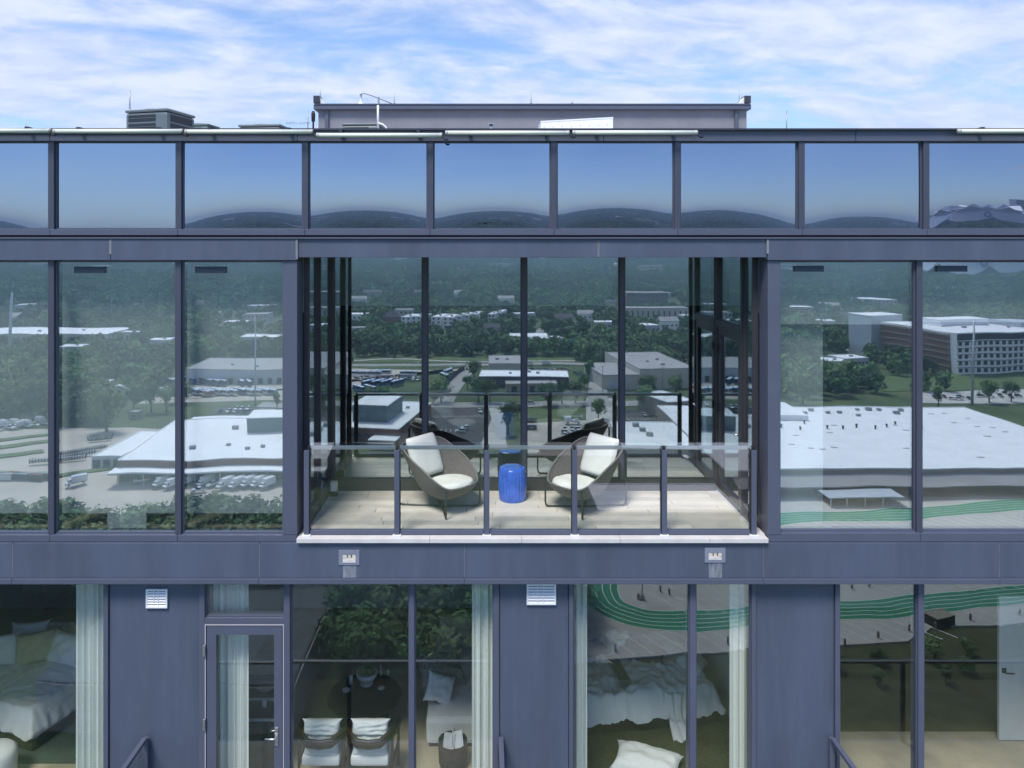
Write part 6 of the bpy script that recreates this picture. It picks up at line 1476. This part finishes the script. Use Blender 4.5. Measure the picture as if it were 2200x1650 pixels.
for px, py, h, lab in ((1030, 868, 15, "broad spreading tree over the street in front of the balcony view"), (1055, 868, 14, "second spreading tree at the street beside the broad one"), (948, 868, 15, "tree at the street left of the balcony mullion"), (1095, 940, 17, "round dense tree beside the concrete driveway"), (1385, 884, 14, "round tree standing in the small car park"), (1392, 858, 15, "tree before the pale grey warehouse"), (1180, 876, 15, "bushy tree at the street behind the works yard"), (1210, 874, 14, "tree beside the bushy one behind the works yard"), (1240, 872, 13, "rightmost tree of three behind the works yard"), (1118, 905, 10, "small bright tree at the lawn corner"), (1020, 815, 14, "tree left of the cream warehouse"), (1270, 820, 14, "tree beside the side street crossing"), (1260, 838, 10, "small tree right of the white roofed shop"), (1005, 838, 9, "shrubby tree at the street bend"), (228, 930, 24, "big pale green tree in front of the asphalt lot"), (330, 886, 17, "dense tree below the slanting coach row"), (290, 880, 15, "tree at the left below the coach row"), (365, 885, 15, "tree nearest the second mullion below the coach row"), (385, 868, 14, "tree at the fence by the garage"), (2010, 876, 12, "round dark tree behind the store"), (2130, 868, 14, "tree right of the steel pole behind the store"), (2180, 866, 13, "rightmost tree behind the store"), (1720, 872, 22, "tall pointed tree behind the store's left end"), (600, 880, 10, "small tree at the corner of the asphalt lot"), (930, 872, 10, "low tree beside the store's car park"), (790, 872, 11, "tree at the street left of the dark car park"), (820, 870, 11, "second tree at the street left of the dark car park"), (1870, 830, 16, "pale bushy tree in the middle of the scrub behind the store"), (1290, 905, 11, "tree at the lawn's right corner"), (1455, 860, 15, "tree at the right end of the pale grey warehouse")):
    X, Y = G(px, py); tree(X, Y, h, lab, "single trees in the town")
    KEEP.append([(X - 5, Y - 5), (X + 5, Y - 5), (X + 5, Y + 5), (X - 5, Y + 5)])
for i in range(34):
    px, py = R.uniform(-60, 225), R.uniform(830, 915)
    X, Y = G(px, py); tree(X, Y, R.uniform(13, 20), "leafy tree standing along the far edge of the gravel yard", "trees along the gravel yard", wide=1.15)
for i in range(22):
    px, py = R.choice(((R.uniform(640, 900), R.uniform(868, 880)), (R.uniform(1100, 1480), R.uniform(862, 872)), (R.uniform(1480, 1680), R.uniform(850, 905)))); X, Y = G(px, py)
    if not any(inpoly(X, Y, P) for P in KEEP): tree(X, Y, R.uniform(9, 15), "leafy street tree along the road between the yards", "trees along the road", wide=1.15)
# woodland at the foot of the tower, mirrored in the lower panes
def grove(polys, n, h0, h1, lab, group, wide=1.1, rad=4.5):
    P = [G(*p) for p in polys]; xs = [p[0] for p in P]; ys = [p[1] for p in P]; pts = []; tries = 0
    while len(pts) < n and tries < 6000:
        tries += 1; x, y = R.uniform(min(xs), max(xs)), R.uniform(min(ys), max(ys))
        if inpoly(x, y, P) and all((x - a) ** 2 + (y - b) ** 2 > rad ** 2 for a, b in pts): pts.append((x, y)); tree(x, y, R.uniform(h0, h1), lab, group, wide=wide)
grove([(-300, 1300), (640, 1330), (1000, 1380), (1230, 1340), (1230, 1235), (640, 1215), (-300, 1200)], 90, 16, 21, "leafy tree in the dark grove at the foot of the tower", "trees in the grove below", 1.15, 6)
grove([(700, 1470), (1150, 1560), (1200, 1440), (1180, 1370), (720, 1380)], 26, 13, 18, "tall tree in the grove nearest the tower", "trees in the grove nearest the tower", 1.15, 6)
grove([(1640, 1520), (2100, 1480), (2200, 1400), (2000, 1400), (1640, 1450)], 9, 3.5, 6, "low bush on the dark grass bank", "bushes on the grass bank", 1.4, 5)
grove([(-250, 925), (215, 905), (215, 800), (-250, 770)], 80, 15, 22, "leafy tree in the wood left of the depot", "trees left of the depot", 1.15, 8)
# ---- forest: every tree of the far woods, as one mass
def forest():
    rnd = np.random.default_rng(5); pts = []; sc = []; boxes = [(min(p[0] for p in P), max(p[0] for p in P), min(p[1] for p in P), max(p[1] for p in P), P) for P in KEEP]
    woods = [[G(*p) for p in P] for P in (
        [(-320, 775), (240, 770), (380, 812), (330, 850), (200, 880), (-320, 900)], [(240, 815), (380, 805), (400, 780), (640, 775), (640, 735), (-320, 745), (-320, 775)], [(640, 770), (1300, 768), (1480, 775), (1480, 735), (640, 738)],
        [(1240, 790), (1480, 790), (1480, 765), (1240, 765)], [(1480, 850), (1700, 862), (2000, 845), (2300, 820), (2300, 735), (1480, 735)], [(620, 795), (760, 785), (620, 770)])]
    rings = ((410, 700, 9.0, 11, 17, True), (700, 1300, 11.5, 12, 18, False), (1300, 2400, 15, 14, 19, False), (2400, 4000, 22, 17, 24, False), (4000, 6600, 34, 22, 32, False))
    for r0q, r1q, sp, h0, h1, near in rings:
        n = int(.5 * (r1q ** 2 - r0q ** 2) * 1.75 / sp ** 2)
        rr = np.sqrt(rnd.uniform(r0q ** 2, r1q ** 2, n)); aa = rnd.uniform(-.86, .89, n)
        for r, a in zip(rr, aa):
            X, Y = r * math.sin(a), -r * math.cos(a)
            if near and not any(inpoly(X, Y, P) for P in woods): continue
            bad = False
            for x0, x1, y0, y1, P in boxes:
                if x0 < X < x1 and y0 < Y < y1 and inpoly(X, Y, P): bad = True; break
            if bad: continue
            if r > 700 and mnoise.noise((X / 160, Y / 160, 4)) < -.42: continue
            pts.append((X, Y, ground_z(X, Y) - .5)); sc.append(rnd.uniform(h0, h1) / 10)
    me = bpy.data.meshes.new("forest"); me.from_pydata(pts, [], []); at_ = me.attributes.new("size", 'FLOAT', 'POINT'); at_.data.foreach_set("value", sc)
    o = bpy.data.objects.new("forest", me); COL.objects.link(o); tag(o, kind="stuff")
    srcs = []
    for k in range(4):
        s = bpy.data.objects.new("forest_tree", crown(20 + k, 170, (4.6, 4.2, 4.8, 3.6)[k], 5.2, (3.9, 4.2, 3.6, 4.6)[k], .95, 9)); srcs.append(s)
    ng = bpy.data.node_groups.new("forest", 'GeometryNodeTree'); ng.interface.new_socket("Geometry", in_out='INPUT', socket_type='NodeSocketGeometry'); ng.interface.new_socket("Geometry", in_out='OUTPUT', socket_type='NodeSocketGeometry')
    gi, go = ng.nodes.new("NodeGroupInput"), ng.nodes.new("NodeGroupOutput"); join = ng.nodes.new("GeometryNodeJoinGeometry")
    for k, s in enumerate(srcs):
        oi = ng.nodes.new("GeometryNodeObjectInfo"); oi.inputs["Object"].default_value = s; oi.inputs["As Instance"].default_value = True
        ip = ng.nodes.new("GeometryNodeInstanceOnPoints"); ix = ng.nodes.new("GeometryNodeInputIndex"); md = ng.nodes.new("ShaderNodeMath"); md.operation = 'MODULO'; md.inputs[1].default_value = 4
        cp = ng.nodes.new("FunctionNodeCompare"); cp.data_type = 'FLOAT'; cp.operation = 'EQUAL'; cp.inputs[1].default_value = k; cp.inputs["Epsilon"].default_value = .1
        na = ng.nodes.new("GeometryNodeInputNamedAttribute"); na.data_type = 'FLOAT'; na.inputs["Name"].default_value = "size"
        rv = ng.nodes.new("FunctionNodeRandomValue"); rv.data_type = 'FLOAT_VECTOR'; rv.inputs["Min"].default_value = (0, 0, 0); rv.inputs["Max"].default_value = (0, 0, 6.28)
        ng.links.new(ix.outputs[0], md.inputs[0]); ng.links.new(md.outputs[0], cp.inputs[0]); ng.links.new(cp.outputs[0], ip.inputs["Selection"])
        ng.links.new(gi.outputs[0], ip.inputs["Points"]); ng.links.new(oi.outputs["Geometry"], ip.inputs["Instance"]); ng.links.new(na.outputs[0], ip.inputs["Scale"]); ng.links.new(rv.outputs[0], ip.inputs["Rotation"]); ng.links.new(ip.outputs[0], join.inputs[0])
    ng.links.new(join.outputs[0], go.inputs[0])
    md = o.modifiers.new("forest", 'NODES'); md.node_group = ng
    return len(pts)
nf = forest()
# ---- the air itself: pale haze round the whole place
HAZE = True
if HAZE:
    hm = bpy.data.materials.new("pale_haze"); hm.use_nodes = True; t = hm.node_tree; t.nodes.clear()
    o_ = t.nodes.new("ShaderNodeOutputMaterial"); pv = t.nodes.new("ShaderNodeVolumePrincipled"); pv.inputs["Color"].default_value = (.56, .79, 1.0, 1); pv.inputs["Density"].default_value = 1.8e-4; pv.inputs["Anisotropy"].default_value = .0
    t.links.new(pv.outputs[0], o_.inputs["Volume"])
    o = MB().box(-9400, 9400, -9400, 9400, -40, 205).build("haze", hm); tag(o, kind="stuff")
